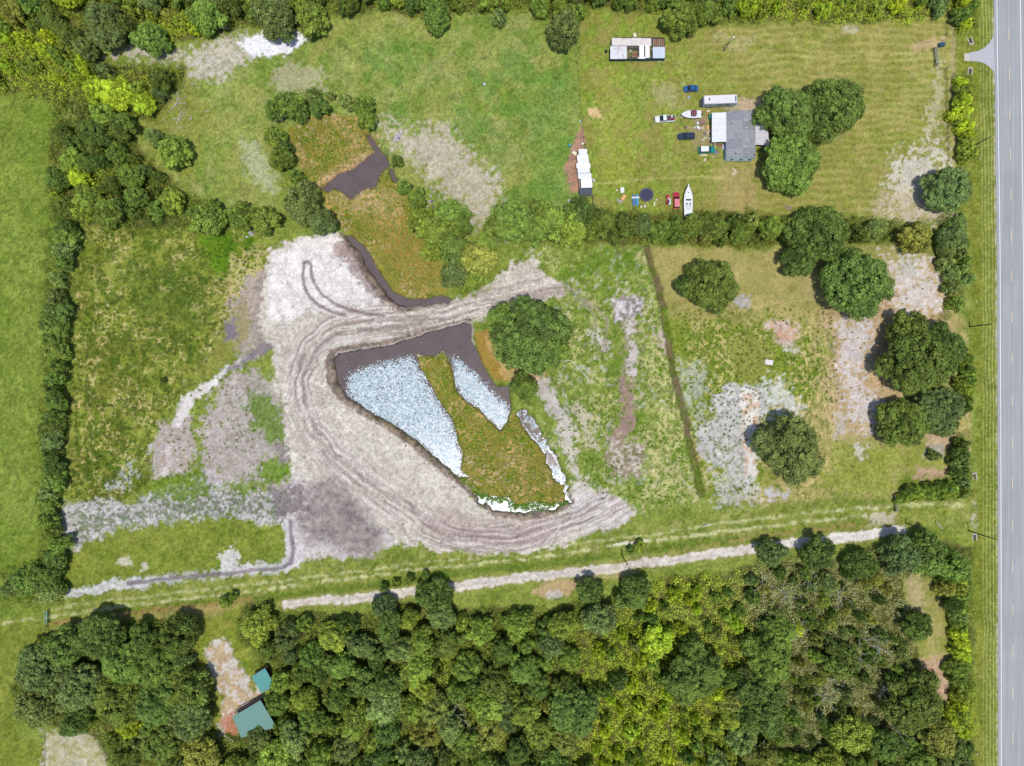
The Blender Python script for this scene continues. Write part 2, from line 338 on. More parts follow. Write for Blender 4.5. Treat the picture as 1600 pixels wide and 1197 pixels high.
for pts, w, c in (([(846,595),(862,622),(880,655),(886,680)], 10, (202,192,188)), ([(905,640),(917,670),(926,700)], 7, (194,184,160)), ([(885,690),(900,735),(905,760)], 7, (204,196,184)),
                  ([(985,505),(992,540),(990,580)], 4, (208,198,196)), ([(1030,520),(1045,545),(1060,520)], 8, (204,186,176)), ([(975,600),(985,640),(970,680)], 8, (160,130,124)), ([(930,520),(945,540)], 7, (214,206,200)), ([(1064,520),(1068,575)], 6, (206,184,164))):
    lay(c, patch(Ln(pts, w, 30, True), 8, n6, 1.2, .02) * .85)
lay((158,146,132), patch(Ln([(866,444),(905,458),(935,480),(948,510),(945,545)], 3, 20, True), 4, n6, .8) * .7)
lay((158,146,132), patch(Ln([(880,448),(920,475),(930,520),(935,550)], 2.5, 20, True), 4, n6, .8) * .6)
# --- east field
eas = [(1010,388),(1100,390),(1230,388),(1400,382),(1445,392),(1478,440),(1490,480),(1510,500),(1520,700),(1480,735),(1400,745),(1400,775),(1180,790),(1104,782),(1080,690),(1050,560),(1036,480)]
me_ = soft(P(eas), 6); lay(tone((140,146,70), (182,166,108), n25*.5+nz(60,12)*.3+n6*.2), me_)
lay((112,138,44), me_ * patch(P([(1040,500),(1200,505),(1300,540),(1320,600),(1210,640),(1190,760),(1104,780),(1075,660),(1050,560)]), 30, n25, .8, .05) * .8)
lay((216,194,138), me_ * sst(.68, .84, ridge2) * sst(.3, .6, nz(35, 10)) * sst(470, 520, PYc) * .75)
lay((92,118,30), me_ * sst(.62, .72, nz(6, 11, 2)) * sst(450, 520, PYc) * sst(1360, 1300, PXc) * .65)
mm = patch(P([(1140,530),(1175,520),(1212,545),(1208,592),(1165,598),(1140,575)]), 6, n12, .5); lay(tone((134,144,64), (150,150,80), n6), mm * .9)
mm = patch(P([(1290,480),(1480,400),(1490,500),(1400,640),(1370,700),(1300,660),(1290,560)]), 40, n25, .9); lay((196,166,132), mm * .75)
mm = patch(P([(1380,400),(1430,395),(1470,430),(1480,480),(1440,500),(1390,480),(1395,440)]), 26, nz(5, 16, 3), 1.4, -.1); lay((216,208,204), mm * .85)
mm = patch(P([(1305,505),(1360,495),(1365,540),(1350,590),(1380,640),(1350,680),(1320,640),(1312,580)]), 22, nz(5, 18, 3), 1.4, -.12); lay((212,204,204), mm * .85)
mm = patch(P([(1195,505),(1225,498),(1250,515),(1240,538),(1215,535)]), 8, n6, .8); lay(tone((212,162,138), (214,196,188), n6), mm * .85)
mm = patch(P([(1300,400),(1235,430),(1260,490),(1330,490)]), 30, n25, .8, -.1); lay((168,156,110), mm * .5)
mm = patch(P([(1300,690),(1400,690),(1470,700),(1475,740),(1400,745),(1390,770),(1290,770)]), 24, n12, .8); lay((132,148,60), mm * .7)
for x, y, w, h, c in ((1160,468,14,7,(180,176,178)), (1345,703,9,7,(208,200,190)), (1218,772,18,6,(196,194,200)), (1370,632,10,8,(226,222,222)), (1235,545,8,7,(206,200,180)), (1455,740,22,8,(192,160,136)), (1470,690,20,12,(196,168,140)), (1310,665,5,18,(196,186,176)), (1462,705,12,10,(176,174,164)),
                      (1145,165,9,6,(186,176,150)), (1330,45,10,5,(188,182,150)), (1435,905,14,10,(186,168,160))):
    lay(c, patch(P([(x-w,y-h),(x+w,y-h),(x+w,y+h),(x-w,y+h)], 25), 8, nz(5, 2, 2), 1.1) * .85)
for k in range(4):
    lay((212,190,134), soft(Ln([(1288-k*9,520+k*6),(1300-k*6,580),(1304-k*9,640),(1300-k*4,700)], 1.1), 1.3) * .5 * me_)
lay((214,186,134), soft(Ln([(1085,490),(1150,482),(1205,470),(1290,470)], 1.5, 20, True), 2) * .45)
# pale sand of the spoil heap near the ditch, with the orange strip
mm = patch(P([(1118,615),(1132,602),(1160,598),(1196,600),(1200,630),(1188,680),(1180,745),(1168,770),(1150,745),(1112,728),(1090,700),(1094,672),(1112,650)]), 9, n6, .9); lay(tone((178,174,174), (212,207,203), n6*.4+n3*.6), mm * .92)
lay((120,136,70), mm * sst(.68,.76,nz(5,7,2)) * sst(640,720,PYc) * .7)
mm = patch(P([(1157,606),(1184,604),(1186,640),(1184,742),(1164,742),(1158,690)]), 3, n6, .6); lay(tone((212,176,146), (234,228,220), sst(.3,.55,nz(9,6,2))), mm * .8)
mm = patch(P([(1105,735),(1180,740),(1190,790),(1120,790)]), 14, nz(5, 3, 2), 1.5, -.14); lay((200,198,190), mm * .7)
mm = patch(P([(1060,560),(1105,575),(1110,640),(1085,680),(1062,610)]), 16, nz(6, 5, 2), 1.5, -.2); lay((184,186,168), mm * .7)
mm = patch(P([(1195,590),(1230,595),(1255,640),(1225,660),(1198,650)]), 14, nz(5, 4, 2), 1.6, -.16); lay((210,212,206), mm * .8)
# --- ditch
DIT = [(1010,388),(1024,430),(1036,480),(1046,545),(1058,600),(1072,660),(1083,710),(1096,770)]
sd_dit = Ln(DIT, 5.4, 30)
lay(tone((84,96,40), (110,92,68), sst(.3,.6,n12)), patch(sd_dit, 3.0, n6, .5) * .85)
lay((96,134,26), soft(Ln([(1040,485),(1046,530)], 4), 4) * .6); lay((92,128,30), soft(Ln([(1070,700),(1088,730),(1100,775)], 5), 4) * .5)
# --- south strip between sand and lane
strip = [(85,945),(230,915),(460,885),(640,860),(860,862),(1000,822),(1180,790),(1400,772),(1530,770),(1530,815),(1415,822),(1200,848),(960,882),(690,915),(445,938),(380,975),(80,985)]
ms = soft(P(strip), 6); lay(tone((104,126,48), (148,154,80), n12*.5+nz(35, 6)*.5), ms); lay((168,164,104), ms * sst(.55, .8, nz(10, 3)) * .4); lay((86,112,38), ms * sst(.58, .78, nz(8, 13)) * .4)
lay(tone((100,124,42), (142,148,70), n12*.5+n6*.5), soft(P([(105,850),(140,842),(200,828),(300,815),(440,815),(448,860),(350,890),(200,905),(100,915)]), 6))
lay((82,112,36), patch(Ln([(150,962),(300,944),(440,932),(560,918),(680,900),(850,882),(1000,862),(1200,838),(1380,812)], 5, 30), 6, n12, .6) * .6)
lay((168,138,84), patch(Ln([(80,974),(200,958),(300,948),(390,938)], 3.5, 20), 4, n6, .9) * .75)
lay((172,150,92), patch(Ln([(1050,862),(1200,836),(1330,820),(1400,806)], 4, 20), 6, n6, 1.2, -.1) * .6)
for pts, w, a in (([(76,952),(234,931),(420,910),(527,897),(634,882),(740,872),(830,861),(917,847),(1034,833),(1107,820),(1240,803),(1400,790)], 1.6, .6),
                  ([(0,975),(80,963),(234,942),(420,921),(634,892),(720,884),(820,875),(960,852),(1014,845),(1110,833),(1240,817),(1400,800)], 1.9, .85),
                  ([(1300,797),(1400,790),(1480,789),(1540,788)], 2.5, .7)):
    lay((204,202,150), soft(Ln(pts, w, q=False) + (n6 - .5) * 3, 2.0) * a * (0.25 + .65 * sst(.3, .65, n6)))
lay((226,220,204), soft(Ln([(960,852),(1012,844)], 1.8), 1.2) * .9)
lay((200,190,170), patch(P([(1350,805),(1395,800),(1400,818),(1360,822)]), 7, n6, 1.) * .8)
lay((206,190,176), patch(P([(1522,790),(1546,782),(1552,830),(1535,845),(1520,815)]), 8, n6, .9) * .85)
lay((198,194,192), patch(Ln([(1553,770),(1553,800),(1554,850)], 3), 3, n6, .8) * .9)
lay((194,166,126), patch(P([(835,925),(850,905),(940,895),(1000,890),(990,905),(920,905),(880,935)]), 8, n12, .9) * .85)
lay((196,190,186), patch(Ln([(858,930),(872,928)], 6), 4, n6, .6) * .8)
m = patch(P([(80,985),(240,955),(400,940),(375,975),(370,1010),(320,1000),(270,962),(110,982)]), 10, n12, .7); lay(tone((136,138,66), (170,150,96), n12), m * .9)
m = patch(P([(300,965),(385,950),(380,1010),(400,1060),(370,1120),(330,1140),(325,1080),(305,1020)]), 8, n12, .4); lay(tone((112,132,46), (142,146,64), n12), m * .9)
LANE = [(445,944),(480,941),(520,937),(600,931),(650,924),(690,920),(760,910),(850,899),(900,894),(960,887),(1040,877),(1120,865),(1200,855),(1300,842),(1370,833),(1410,826)]
ln_ = Ln(LANE, [5.5,6,6.5,7,7,7,7,7,7,7,7,7,7,7,7,6.5], 34); lay((150,150,84), patch(ln_ + 5, 5, n6, .9) * .6)
lay(tone((200,190,178), (222,214,204), n6), soft(ln_ + (n6 - .5) * 4, 1.5)); lay((234,230,226), soft(ln_ + (n6 - .5) * 4, 1.5) * sst(1150, 1350, PXc) * .7)
lay((170,158,150), soft(ln_ - 4.5, 1.5) * .35 * sst(.4, .6, n12))
# south-west clearings
m = patch(P([(318,1012),(340,996),(360,1005),(366,1032),(395,1070),(412,1088),(408,1106),(368,1122),(345,1150),(350,1090),(324,1050)]), 7, n6, .8); lay(tone((196,172,142), (212,202,196), sst(.4,.6,n6)), m * .9)
lay((196,128,108), patch(P([(345,1130),(368,1112),(375,1150),(350,1150)]), 5, n6, .8) * .8)
m = patch(P([(68,1140),(160,1145),(172,1197),(172,1300),(66,1300)]), 12, n6, 1.1); lay(tone((176,164,118), (206,198,182), n6), m * .8)
# --- bare soils west of the pond
for pts, f, c1, c2, amp, cov, a in (
    ([(385,430),(425,420),(430,540),(380,560),(350,520),(360,470)], 14, (160,142,142), (190,172,168), 1.1, -.05, .8),
    ([(100,790),(150,782),(200,788),(240,772),(300,752),(335,735),(350,765),(400,760),(445,760),(470,790),(460,818),(400,815),(350,808),(290,815),(230,820),(180,828),(140,842),(120,862),(104,852),(98,820)], 9, (174,170,172), (212,207,206), 1.1, .04, .92),
    ([(232,705),(255,665),(290,640),(304,680),(298,740),(240,750)], 10, (176,152,140), (198,190,194), 1.0, .02, .85),
    ([(310,680),(345,590),(390,575),(440,600),(455,745),(440,775),(350,765),(320,740)], 16, (170,152,148), (200,190,190), 1.3, -.02, .85),
    ([(455,740),(520,755),(560,780),(590,812),(620,848),(560,866),(480,870),(460,880),(452,815)], 10, (190,178,176), (216,208,206), .7, .2, .95),
    ([(345,870),(365,850),(375,880),(450,880),(450,890),(345,898)], 7, (206,202,200), (226,224,222), 1.2, 0, .85),
    ([(268,912),(178,922),(100,935),(92,925),(170,908),(262,900)], 5, (196,194,194), (222,222,222), 1.2, .05, .85),
    ([(180,872),(200,868),(206,888),(188,892)], 4, (206,196,176), (214,208,196), 1.1, 0, .8), ([(215,880),(230,880),(228,892),(216,890)], 3, (206,196,180), (214,208,196), 1.1, 0, .8),
    ([(440,808),(464,810),(470,880),(450,895),(440,880),(448,860)], 5, (198,192,192), (218,212,212), .9, .1, .9),
    ([(165,90),(200,70),(285,85),(330,62),(372,50),(400,60),(395,92),(372,104),(345,124),(312,126),(290,100),(210,92)], 14, (178,168,144), (214,206,198), 1.5, -.05, .85),
    ([(600,190),(640,205),(700,198),(725,235),(762,270),(790,296),(770,325),(752,352),(735,350),(728,318),(690,290),(655,262),(615,225)], 22, (178,166,138), (208,196,184), 1.3, .02, .85),
    ([(160,765),(205,715),(215,740),(190,770)], 10, (176,180,180), (190,194,196), 1.6, -.2, .7)):
    lay(tone(c1, c2, n6*.5+n3*.5), patch(P(pts), f, nz(6, 13, 3), amp, cov) * a)
lay((86,112,40), patch(P([(105,790),(240,775),(340,755),(460,770),(455,815),(300,820),(180,835),(110,860)]), 20, nz(4,9,2), 1.5, -.42) * .75); lay((120,112,112), patch(P([(105,790),(240,775),(340,755),(460,770),(455,815),(300,820),(180,835),(110,860)]), 20, nz(3,15,2), 1.5, -.62) * .6)
lay((96,128,36), patch(P([(395,600),(440,640),(452,700),(415,690),(380,640)]), 16, n12, 1.2, .0) * .85)
lay((100,134,30), patch(P([(405,720),(435,715),(458,740),(440,755),(410,740)]), 8, n6, .9) * .9)
lay((104,132,44), patch(P([(230,748),(310,742),(330,765),(300,785),(240,780)]), 10, nz(5,3,2), 1.4) * .85)
lay((110,138,44), patch(P([(350,758),(410,745),(440,755),(380,775)]), 8, nz(5,3,2), 1.4) * .8)
lay((146,140,70), patch(P([(300,600),(330,560),(345,520),(380,470),(390,520),(350,570)]), 10, n6, 1.2) * .6)
lay(tone((206,196,190), (226,220,216), n6), patch(Ln([(278,655),(300,622),(340,592),(375,565),(400,550)], [9,9,6,4,3], 30, True), 5, n6, .5) * .95)
lay(tone((116,106,114), (146,132,136), n12), patch(P([(350,585),(385,552),(425,522),(432,545),(400,555),(365,580)]), 6, n12, .5) * .9)
lay((128,116,132), patch(P([(348,508),(365,500),(368,528),(350,530)]), 6, n6, .6) * .85)
lay(tone((122,106,116), (152,138,142), n12), patch(P([(435,700),(452,690),(462,720),(440,725)]), 8, n6, .5) * .8)
lay(tone((196,184,180), (218,210,206), n6), patch(Ln([(262,700),(255,740),(245,745)], 4, 20, True), 3, n6, .8) * .7)
lay(tone((232,232,236), (246,246,250), n6), patch(P([(372,62),(400,52),(430,46),(470,50),(482,62),(458,78),(420,90),(392,90)]), 7, n6, .6))
# stone-grey wheel track at the south-west corner
for pts, w in (([(453,815),(457,860),(455,880),(440,887),(380,893),(330,898),(260,905),(200,911)], 3.2),):
    lay((206,202,204), soft(Ln(pts, w + 5), 4) * .6 * sst(.3,.55,n6)); lay(tone((112,102,108), (146,134,136), n12), soft(Ln(pts, w), 1.6) * .85)
# --- main worked sand
sdS = P(SAND_MAIN, 40); msand = patch(sdS, 8, n6, .8, .08)
lay(tone((186,177,164), (226,218,206), n12*.3+n6*.3+n3*.4), msand)
lay(tone((226,218,214), (244,238,236), n12), patch(P([(424,395),(470,374),(520,367),(548,392),(575,430),(596,462),(590,482),(540,482),(500,484),(450,500),(418,490),(420,440)]), 14, n12, .5) * msand * .85)
lay((150,130,126), patch(P([(548,376),(568,398),(590,436),(618,470),(600,478),(575,455),(550,420),(530,390)]), 7, n6, .8) * msand * .8)
lay((164,142,136), patch(P([(515,378),(545,378),(552,400),(530,402)]), 7, n6, .9) * msand * .7)
lay(tone((110,98,98), (168,156,150), nz(7,3,3)), patch(P([(480,762),(520,748),(552,770),(575,800),(602,832),(592,862),(545,862),(515,850),(480,848),(462,810)]), 16, n6*.5+n12*.5, 1.0, .05, .4) * .85)
lay((120,108,112), patch(P([(425,760),(470,755),(480,800),(440,812),(425,790)]), 10, n6, 1.2) * .75)
lay((214,208,206), patch(P([(905,765),(945,768),(990,802),(960,820),(905,820),(880,800)]), 10, n12, .6) * .7)
lay((180,162,156), patch(P([(690,790),(760,815),(860,812),(880,830),(840,855),(760,862),(700,850),(660,820)]), 14, n12, .6) * msand * .65)
# distance across the track: streaks of wheels follow the path
def across(X, Y, pts):
    best = np.full(X.shape, 1e9); sg = np.zeros(X.shape); al = np.zeros(X.shape); acc = 0
    for i in range(len(pts) - 1):
        ax, ay = pts[i]; bx, by = pts[i + 1]; ex, ey = bx - ax, by - ay; L = math.hypot(ex, ey)
        t = np.clip(((X - ax) * ex + (Y - ay) * ey) / L ** 2, 0, 1)
        d = np.hypot(X - ax - ex * t, Y - ay - ey * t); s_ = np.sign(ex * (Y - ay) - ey * (X - ax)); k = d < best
        best = np.where(k, d, best); sg = np.where(k, d * s_, sg); al = np.where(k, acc + L * t, al); acc += L
    return sg, al
inb = (PXc > 380) & (PXc < 1010) & (PYc > 340) & (PYc < 880)
def smooth_path(pts, it=3):
    for _ in range(it):
        q = [pts[0]]
        for a, b in zip(pts[:-1], pts[1:]): q += [(a[0]*.75+b[0]*.25, a[1]*.75+b[1]*.25), (a[0]*.25+b[0]*.75, a[1]*.25+b[1]*.75)]
        pts = q + [pts[-1]]
    return pts
sgn = np.full(len(GX), 99.); alo = np.zeros(len(GX))
a_, b_ = across((PXc + (n25 - .5) * 8)[inb], (PYc + (n60 - .5) * 10)[inb], smooth_path(TRACKS)); sgn[inb] = a_; alo[inb] = b_
st1 = np.zeros(len(GX)); st1[inb] = fbm(sgn[inb] * 1.0, alo[inb] / 20., 2.6, 3, 15)
st2 = np.zeros(len(GX)); st2[inb] = fbm(sgn[inb] + 50, alo[inb] / 30., 1.8, 2, 19)
band = sst(34, 16, np.abs(sgn)) * msand
lay((150,134,126), band * sst(.42, .85, st1) * .75); st3 = np.zeros(len(GX)); st3[inb] = fbm(sgn[inb] * 1.9, alo[inb] / 14., 2.0, 2, 5); lay((158,144,136), sst(60, 30, np.abs(sgn)) * msand * sst(.5, .8, st3) * .5); lay((236,226,220), band * sst(.56, .86, st2) * .5)
for off, w, a in ((-8, 2.6, .65), (4, 2.2, .5), (-17, 1.8, .4), (13, 1.6, .35)):
    lay((134,114,114), sst(w + 1, w - 1, np.abs(sgn - off)) * msand * a * sst(.2, .55, n25) * sst(60, 200, alo))
for pts in ([(474,414),(472,440),(484,466),(508,484),(540,494)], [(485,414),(488,440),(503,460),(528,476),(556,488),(600,494)]):
    lay((128,110,110), soft(Ln(smooth_path(pts, 2), 2.6), 1.3) * .8)
lay((88,76,78), soft(Ln([(474,411),(482,411)], 3), 2) * .8)
for k in range(60):
    r_ = random.Random(k); x = r_.uniform(415, 980); y = r_.uniform(375, 855)
    lay((112,96,96), soft(Ln([(x, y), (x + r_.uniform(-3, 3), y + r_.uniform(-3, 3))], r_.uniform(.6, 1.6), 8), 1.2) * msand * .7)
# crossing tyre tracks, in pairs
rt = random.Random(31)
for pts in ([(430,470),(450,520),(455,600),(470,700),(530,770)], [(520,500),(470,470),(440,430),(445,400)], [(560,540),(500,545),(462,590)], [(600,500),(560,470),(545,440),(560,420)], [(640,520),(720,500),(800,470),(850,440)], [(590,505),(530,470),(500,400)],
            [(480,690),(560,780),(640,840)], [(560,720),(640,800),(720,830),(790,820)], [(700,770),(720,830),(760,860)], [(870,800),(930,790),(985,800)], [(900,770),(890,810),(850,850)], [(440,560),(500,520),(580,495)], [(520,640),(600,730),(660,760)], [(940,770),(960,800),(920,830)], [(620,700),(560,690),(500,620)]):
    o = rt.uniform(3.5, 5); q_ = smooth_path(pts, 2)
    for s_ in (0, 1):
        p2 = [(x + o * s_, y + o * .6 * s_) for x, y in q_]; lay((156,136,132) if rt.random() < .7 else (238,228,222), soft(Ln(p2, .9, 20), 1.1) * msand * rt.uniform(.25, .5) * sst(.25, .5, n12))
# --- wet banks, marsh
sdW = np.full(len(GX), -60.0)
for w_ in WATERS: sdW = np.maximum(sdW, P(w_, 60, w_ in (WATER_RC, WATER_RC2, WATER_CRES)))
sh = np.maximum(Ln(SHORE, [3,5,6,7,8,9,8,8,7,7,6,6,6,5,4,5,5,4,3,2]), Ln(SHORE2, [3,5,7,8,6,3]))
lay(tone((98,82,74), (150,130,112), sst(.3,.7,nz(5,4,2))), patch(sh, 3, n6, .7) * .85)
for mp in (MARSH1, MARSH2, PENIN):
    mk = soft(P(mp, 30, False), 3); lay(tone((128,124,36), (160,144,66), n12*.6+n6*.4), mk)
    lay((206,168,120), mk * sst(.5, .75, nz(22, 12)) * sst(.35, .6, n3) * .8); lay((96,120,24), mk * sst(.6, .8, nz(15, 8)) * .7)
lay((212,172,132), patch(P([(500,290),(560,270),(596,215),(586,210),(560,245),(500,275)]), 9, n6, 1.) * .75)
lay((196,168,112), patch(P([(510,300),(590,290),(622,300),(620,330),(560,335),(530,330)]), 10, n6, 1.2) * .7)
lay((168,136,70), patch(P([(580,340),(630,340),(680,420),(670,460),(630,450)]), 12, n12, .8) * .6)
lay((166,132,62), patch(P([(735,515),(760,515),(775,560),(800,590),(790,600),(768,590),(745,555)]), 5, n6, .7) * .85)
lay((206,170,116), patch(P([(750,520),(762,520),(770,560),(850,575),(850,590),(790,595)]), 6, n6, 1.) * .7)
lay((70,60,62), sst(-2.5, 1.5, sdW) * .9)
lay((206,196,194), sst(-3.4, -2.4, sdW) * sst(-.6, -1.6, sdW) * ((PYc < 556) & (PYc > 480) & (PXc < 742)) * .9)
# --- pens' bare earth, roadside, forest floor
lay(tone((166,128,112), (190,146,120), n6), patch(P([(905,196),(912,215),(916,235),(906,260),(908,304),(896,304),(888,280),(884,245),(894,218)]), 4, n6, .6) * .95)
verge = [(1490,-300),(1560,-300),(1560,1500),(1515,1500),(1520,860),(1530,700),(1515,400),(1490,200)]
mv = soft(P(verge, 80), 5); lay(tone((108,124,44), (136,142,64), n12*.5+nz(30,2)*.5), mv)
RX = np.interp(PYc, [-200, 0, 400, 800, 1197, 1500], [1550, 1552.5, 1557.5, 1559, 1559.5, 1560])     # west edge of the asphalt
dv = RX - PXc
vs = .5 + .5 * np.sin(dv * 2 * math.pi / 5.2 + (n60 - .5) * 2)
lay((176,182,112), mv * sst(26, 20, dv) * sst(.5, .9, vs) * .6); lay((84,112,44), mv * sst(26, 20, dv) * sst(.35, .05, vs) * .5)
lay((196,188,160), mv * sst(4.5, 1, dv) * sst(.3, .6, n6) * .8)
lay((88,92,46), soft(Ln([(1483,0),(1479,40),(1476,68)], 1.3), 1.4) * .6); lay((88,92,46), soft(Ln([(1462,102),(1478,108),(1480,180),(1481,250)], 1.4), 1.6) * .6)
lay((176,160,124), patch(Ln([(1487,20),(1489,60),(1488,110),(1492,240)], 3.5), 4, n6, .8) * .6)
for wp in (WOOD_S, WOOD_SW, WOOD_NW, WOOD_N, HEDGE_M):
    w_ = P(wp, 30)
    if wp is WOOD_S:
        for h in WOOD_HOLES: w_ = np.minimum(w_, -P(h, 30))
    lay(tone((66,76,30), (104,98,56), n12), soft(w_, 5) * .9)
mh = soft(P(WOOD_HOLES[0]), 6); lay(tone((138,146,64), (172,160,104), n12), mh * .9)
lay((206,170,150), patch(P([(1440,1030),(1475,1030),(1488,1090),(1468,1095)]), 8, n6, 1.) * .8); lay((190,174,130), patch(P([(1416,900),(1440,898),(1445,960),(1420,950)]), 8, n6, 1.) * .8)
# sun bleached grass: warmer greens
gm_ = np.clip((C[:, 1] - C[:, 2]) / (C[:, 1] + 1e-6) * 1.6 - .5, 0, 1) * np.clip((C[:, 1] / (C[:, 0] + 1e-6) - 1.0) * 4, 0, 1)
C[:, 0] *= 1 + .07 * gm_; C[:, 1] *= 1 + .03 * gm_; C[:, 2] *= 1 - .16 * gm_
# overall grain
gr_ = np.clip((C[:, 1] / (C[:, 0] + 1e-6) - .95) * 5, 0, 1)
g = 1 + (n3 - .5) * (.2 + .2 * gr_) + (nz(1.9, 20, 1) - .5) * (.18 + .2 * gr_) + (n12 - .5) * .12 + (n25 - .5) * .12
wet = sst(-1, 2, sdW)
C *= (1 + (g - 1) * (1 - wet))[:, None]
edge_ = np.maximum(np.abs(GX) - 158, np.abs(GY) - 121); fo_ = sst(0, 14, edge_)[:, None]; C = C * (1 - fo_) + lin((124, 140, 62))[None] * fo_
C = np.clip(C * KG, 0.004, 0.85)

# relief
Z = (nz(60, 2) - .5) * .25 + (n12 - .5) * .18 + (n3 - .5) * .06
Z += msand * ((n6 - .5) * .22) - band * sst(.5, .8, st1) * .10
Z += soft(P([(1105,615),(1198,598),(1202,700),(1165,750),(1100,720)]), 14) * .35
Z -= .75 * sst(-4, 4, sd_dit)
bankw = sst(-30, 0, sdW); Z *= (1 - .8 * bankw)
Z += soft(sh, 4) * .25
Z -= 1.8 * sst(-5.5, 5.5, sdW)
flat = np.maximum(sst(16, 3, dv), soft(P([(1500,74),(1560,40),(1560,120),(1500,102)]), 5))
flat *= (PX > 1400)
Z = Z * (1 - flat) - .03 * flat
Z *= sst(14, 0, edge_)
verts = np.stack([GX, GY, Z], 1)
idx = np.arange(NX * NY).reshape(NY, NX)
faces = np.stack([idx[:-1, :-1], idx[:-1, 1:], idx[1:, 1:], idx[1:, :-1]], -1).reshape(-1, 4)
def fast_mesh(name, V, F, material, smooth=True, attrs=()):
    me = bpy.data.meshes.new(name); nf, k = F.shape
    me.vertices.add(len(V)); me.vertices.foreach_set('co', V.astype(np.float32).ravel())
    me.loops.add(nf * k); me.loops.foreach_set('vertex_index', F.astype(np.int32).ravel())
    me.polygons.add(nf); me.polygons.foreach_set('loop_start', (np.arange(nf) * k).astype(np.int32))
    try: me.polygons.foreach_set('loop_total', np.full(nf, k, np.int32))
    except Exception: pass
    me.update(calc_edges=True)
    if smooth: me.polygons.foreach_set('use_smooth', np.ones(nf, bool))
    for an, arr in attrs:
        a = me.attributes.new(an, 'FLOAT_COLOR', 'POINT')
        if arr.shape[1] == 3: arr = np.concatenate([arr, np.ones((len(arr), 1))], 1)
        a.data.foreach_set('color', arr.astype(np.float32).ravel())
    me.materials.append(material); return me
mg, nt, b, out = new_mat('ground_soil_and_grass')
at = nt.nodes.new('ShaderNodeAttribute'); at.attribute_name = 'soil'
nA = noise_node(nt, 2.6, 4, 0.75); nB = noise_node(nt, 0.7, 4, 0.6)
fa = maprange(nt, nA.outputs[0], .3, .7, .66, 1.34); fb = maprange(nt, nB.outputs[0], .3, .7, .92, 1.08)
nt.links.new(scale_col(nt, at.outputs['Color'], math_node(nt, 'MULTIPLY', fa, fb)), b.inputs['Base Color'])
b.inputs['Roughness'].default_value = .95; b.inputs['Specular IOR Level'].default_value = .1
bp = nt.nodes.new('ShaderNodeBump'); bp.inputs['Strength'].default_value = .6; bp.inputs['Distance'].default_value = .12
nt.links.new(nA.outputs[0], bp.inputs['Height']); nt.links.new(bp.outputs[0], b.inputs['Normal'])
ground = bpy.data.objects.new('ground', fast_mesh('ground', verts, faces, mg, True, [('soil', C)])); COL.objects.link(ground)
props(ground, 'fields of grass, sand and bare soil', None, None, 'structure')
def ground_z(x, y):
    i = int(np.clip(np.searchsorted(XS, x), 0, NX - 1)); j = int(np.clip(np.searchsorted(YS, y), 0, NY - 1)); return float(Z[j * NX + i])
# ------------------------------------------------------------------ water
mw, nt, b, out = new_mat('pond_water')
at = nt.nodes.new('ShaderNodeAttribute'); at.attribute_name = 'film'  # film: painted sun glitter, and the channel scum
sp = nt.nodes.new('ShaderNodeSeparateColor'); nt.links.new(at.outputs['Color'], sp.inputs[0])
tc = nt.nodes.new('ShaderNodeTexCoord'); vo = nt.nodes.new('ShaderNodeTexVoronoi'); vo.inputs['Scale'].default_value = 3.8; vo.inputs['Randomness'].default_value = 1
nt.links.new(tc.outputs['Object'], vo.inputs['Vector'])
s2 = nt.nodes.new('ShaderNodeSeparateColor'); nt.links.new(vo.outputs['Color'], s2.inputs[0])
vo2 = nt.nodes.new('ShaderNodeTexVoronoi'); vo2.inputs['Scale'].default_value = 1.7; nt.links.new(tc.outputs['Object'], vo2.inputs['Vector'])
s3 = nt.nodes.new('ShaderNodeSeparateColor'); nt.links.new(vo2.outputs['Color'], s3.inputs[0])
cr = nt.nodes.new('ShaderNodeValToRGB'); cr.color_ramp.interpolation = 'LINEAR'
stops = [(0.0, (70,132,142)), (.13, (112,158,166)), (.3, (158,180,190)), (.6, (198,210,220)), (.8, (226,232,238)), (1.0, (248,252,255))]  # speckle colours: sun glitter painted into the base colour, shared by the channel scum
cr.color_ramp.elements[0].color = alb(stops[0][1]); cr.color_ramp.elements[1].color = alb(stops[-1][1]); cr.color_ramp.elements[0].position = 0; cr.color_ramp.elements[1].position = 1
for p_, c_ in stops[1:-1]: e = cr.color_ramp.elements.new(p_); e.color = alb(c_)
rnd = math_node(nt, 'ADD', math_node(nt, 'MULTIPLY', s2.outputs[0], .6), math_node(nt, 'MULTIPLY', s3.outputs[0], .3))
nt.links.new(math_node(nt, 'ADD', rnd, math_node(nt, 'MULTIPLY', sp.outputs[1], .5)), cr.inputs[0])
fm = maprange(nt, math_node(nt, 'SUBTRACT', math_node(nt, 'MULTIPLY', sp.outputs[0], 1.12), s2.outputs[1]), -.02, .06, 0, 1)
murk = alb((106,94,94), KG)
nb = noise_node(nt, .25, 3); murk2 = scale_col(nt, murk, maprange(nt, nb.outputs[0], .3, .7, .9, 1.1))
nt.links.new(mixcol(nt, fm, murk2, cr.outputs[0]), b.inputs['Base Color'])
nt.links.new(maprange(nt, fm, 0, 1, .12, .45), b.inputs['Roughness']); b.inputs['IOR'].default_value = 1.33
b.inputs['Specular IOR Level'].default_value = .5
bp = nt.nodes.new('ShaderNodeBump'); bp.inputs['Strength'].default_value = .5; bp.inputs['Distance'].default_value = .05
nn = noise_node(nt, 3.0, 3); nt.links.new(math_node(nt, 'MULTIPLY', nn.outputs[0], math_node(nt, 'ADD', sp.outputs[0], .06)), bp.inputs['Height']); nt.links.new(bp.outputs[0], b.inputs['Normal'])
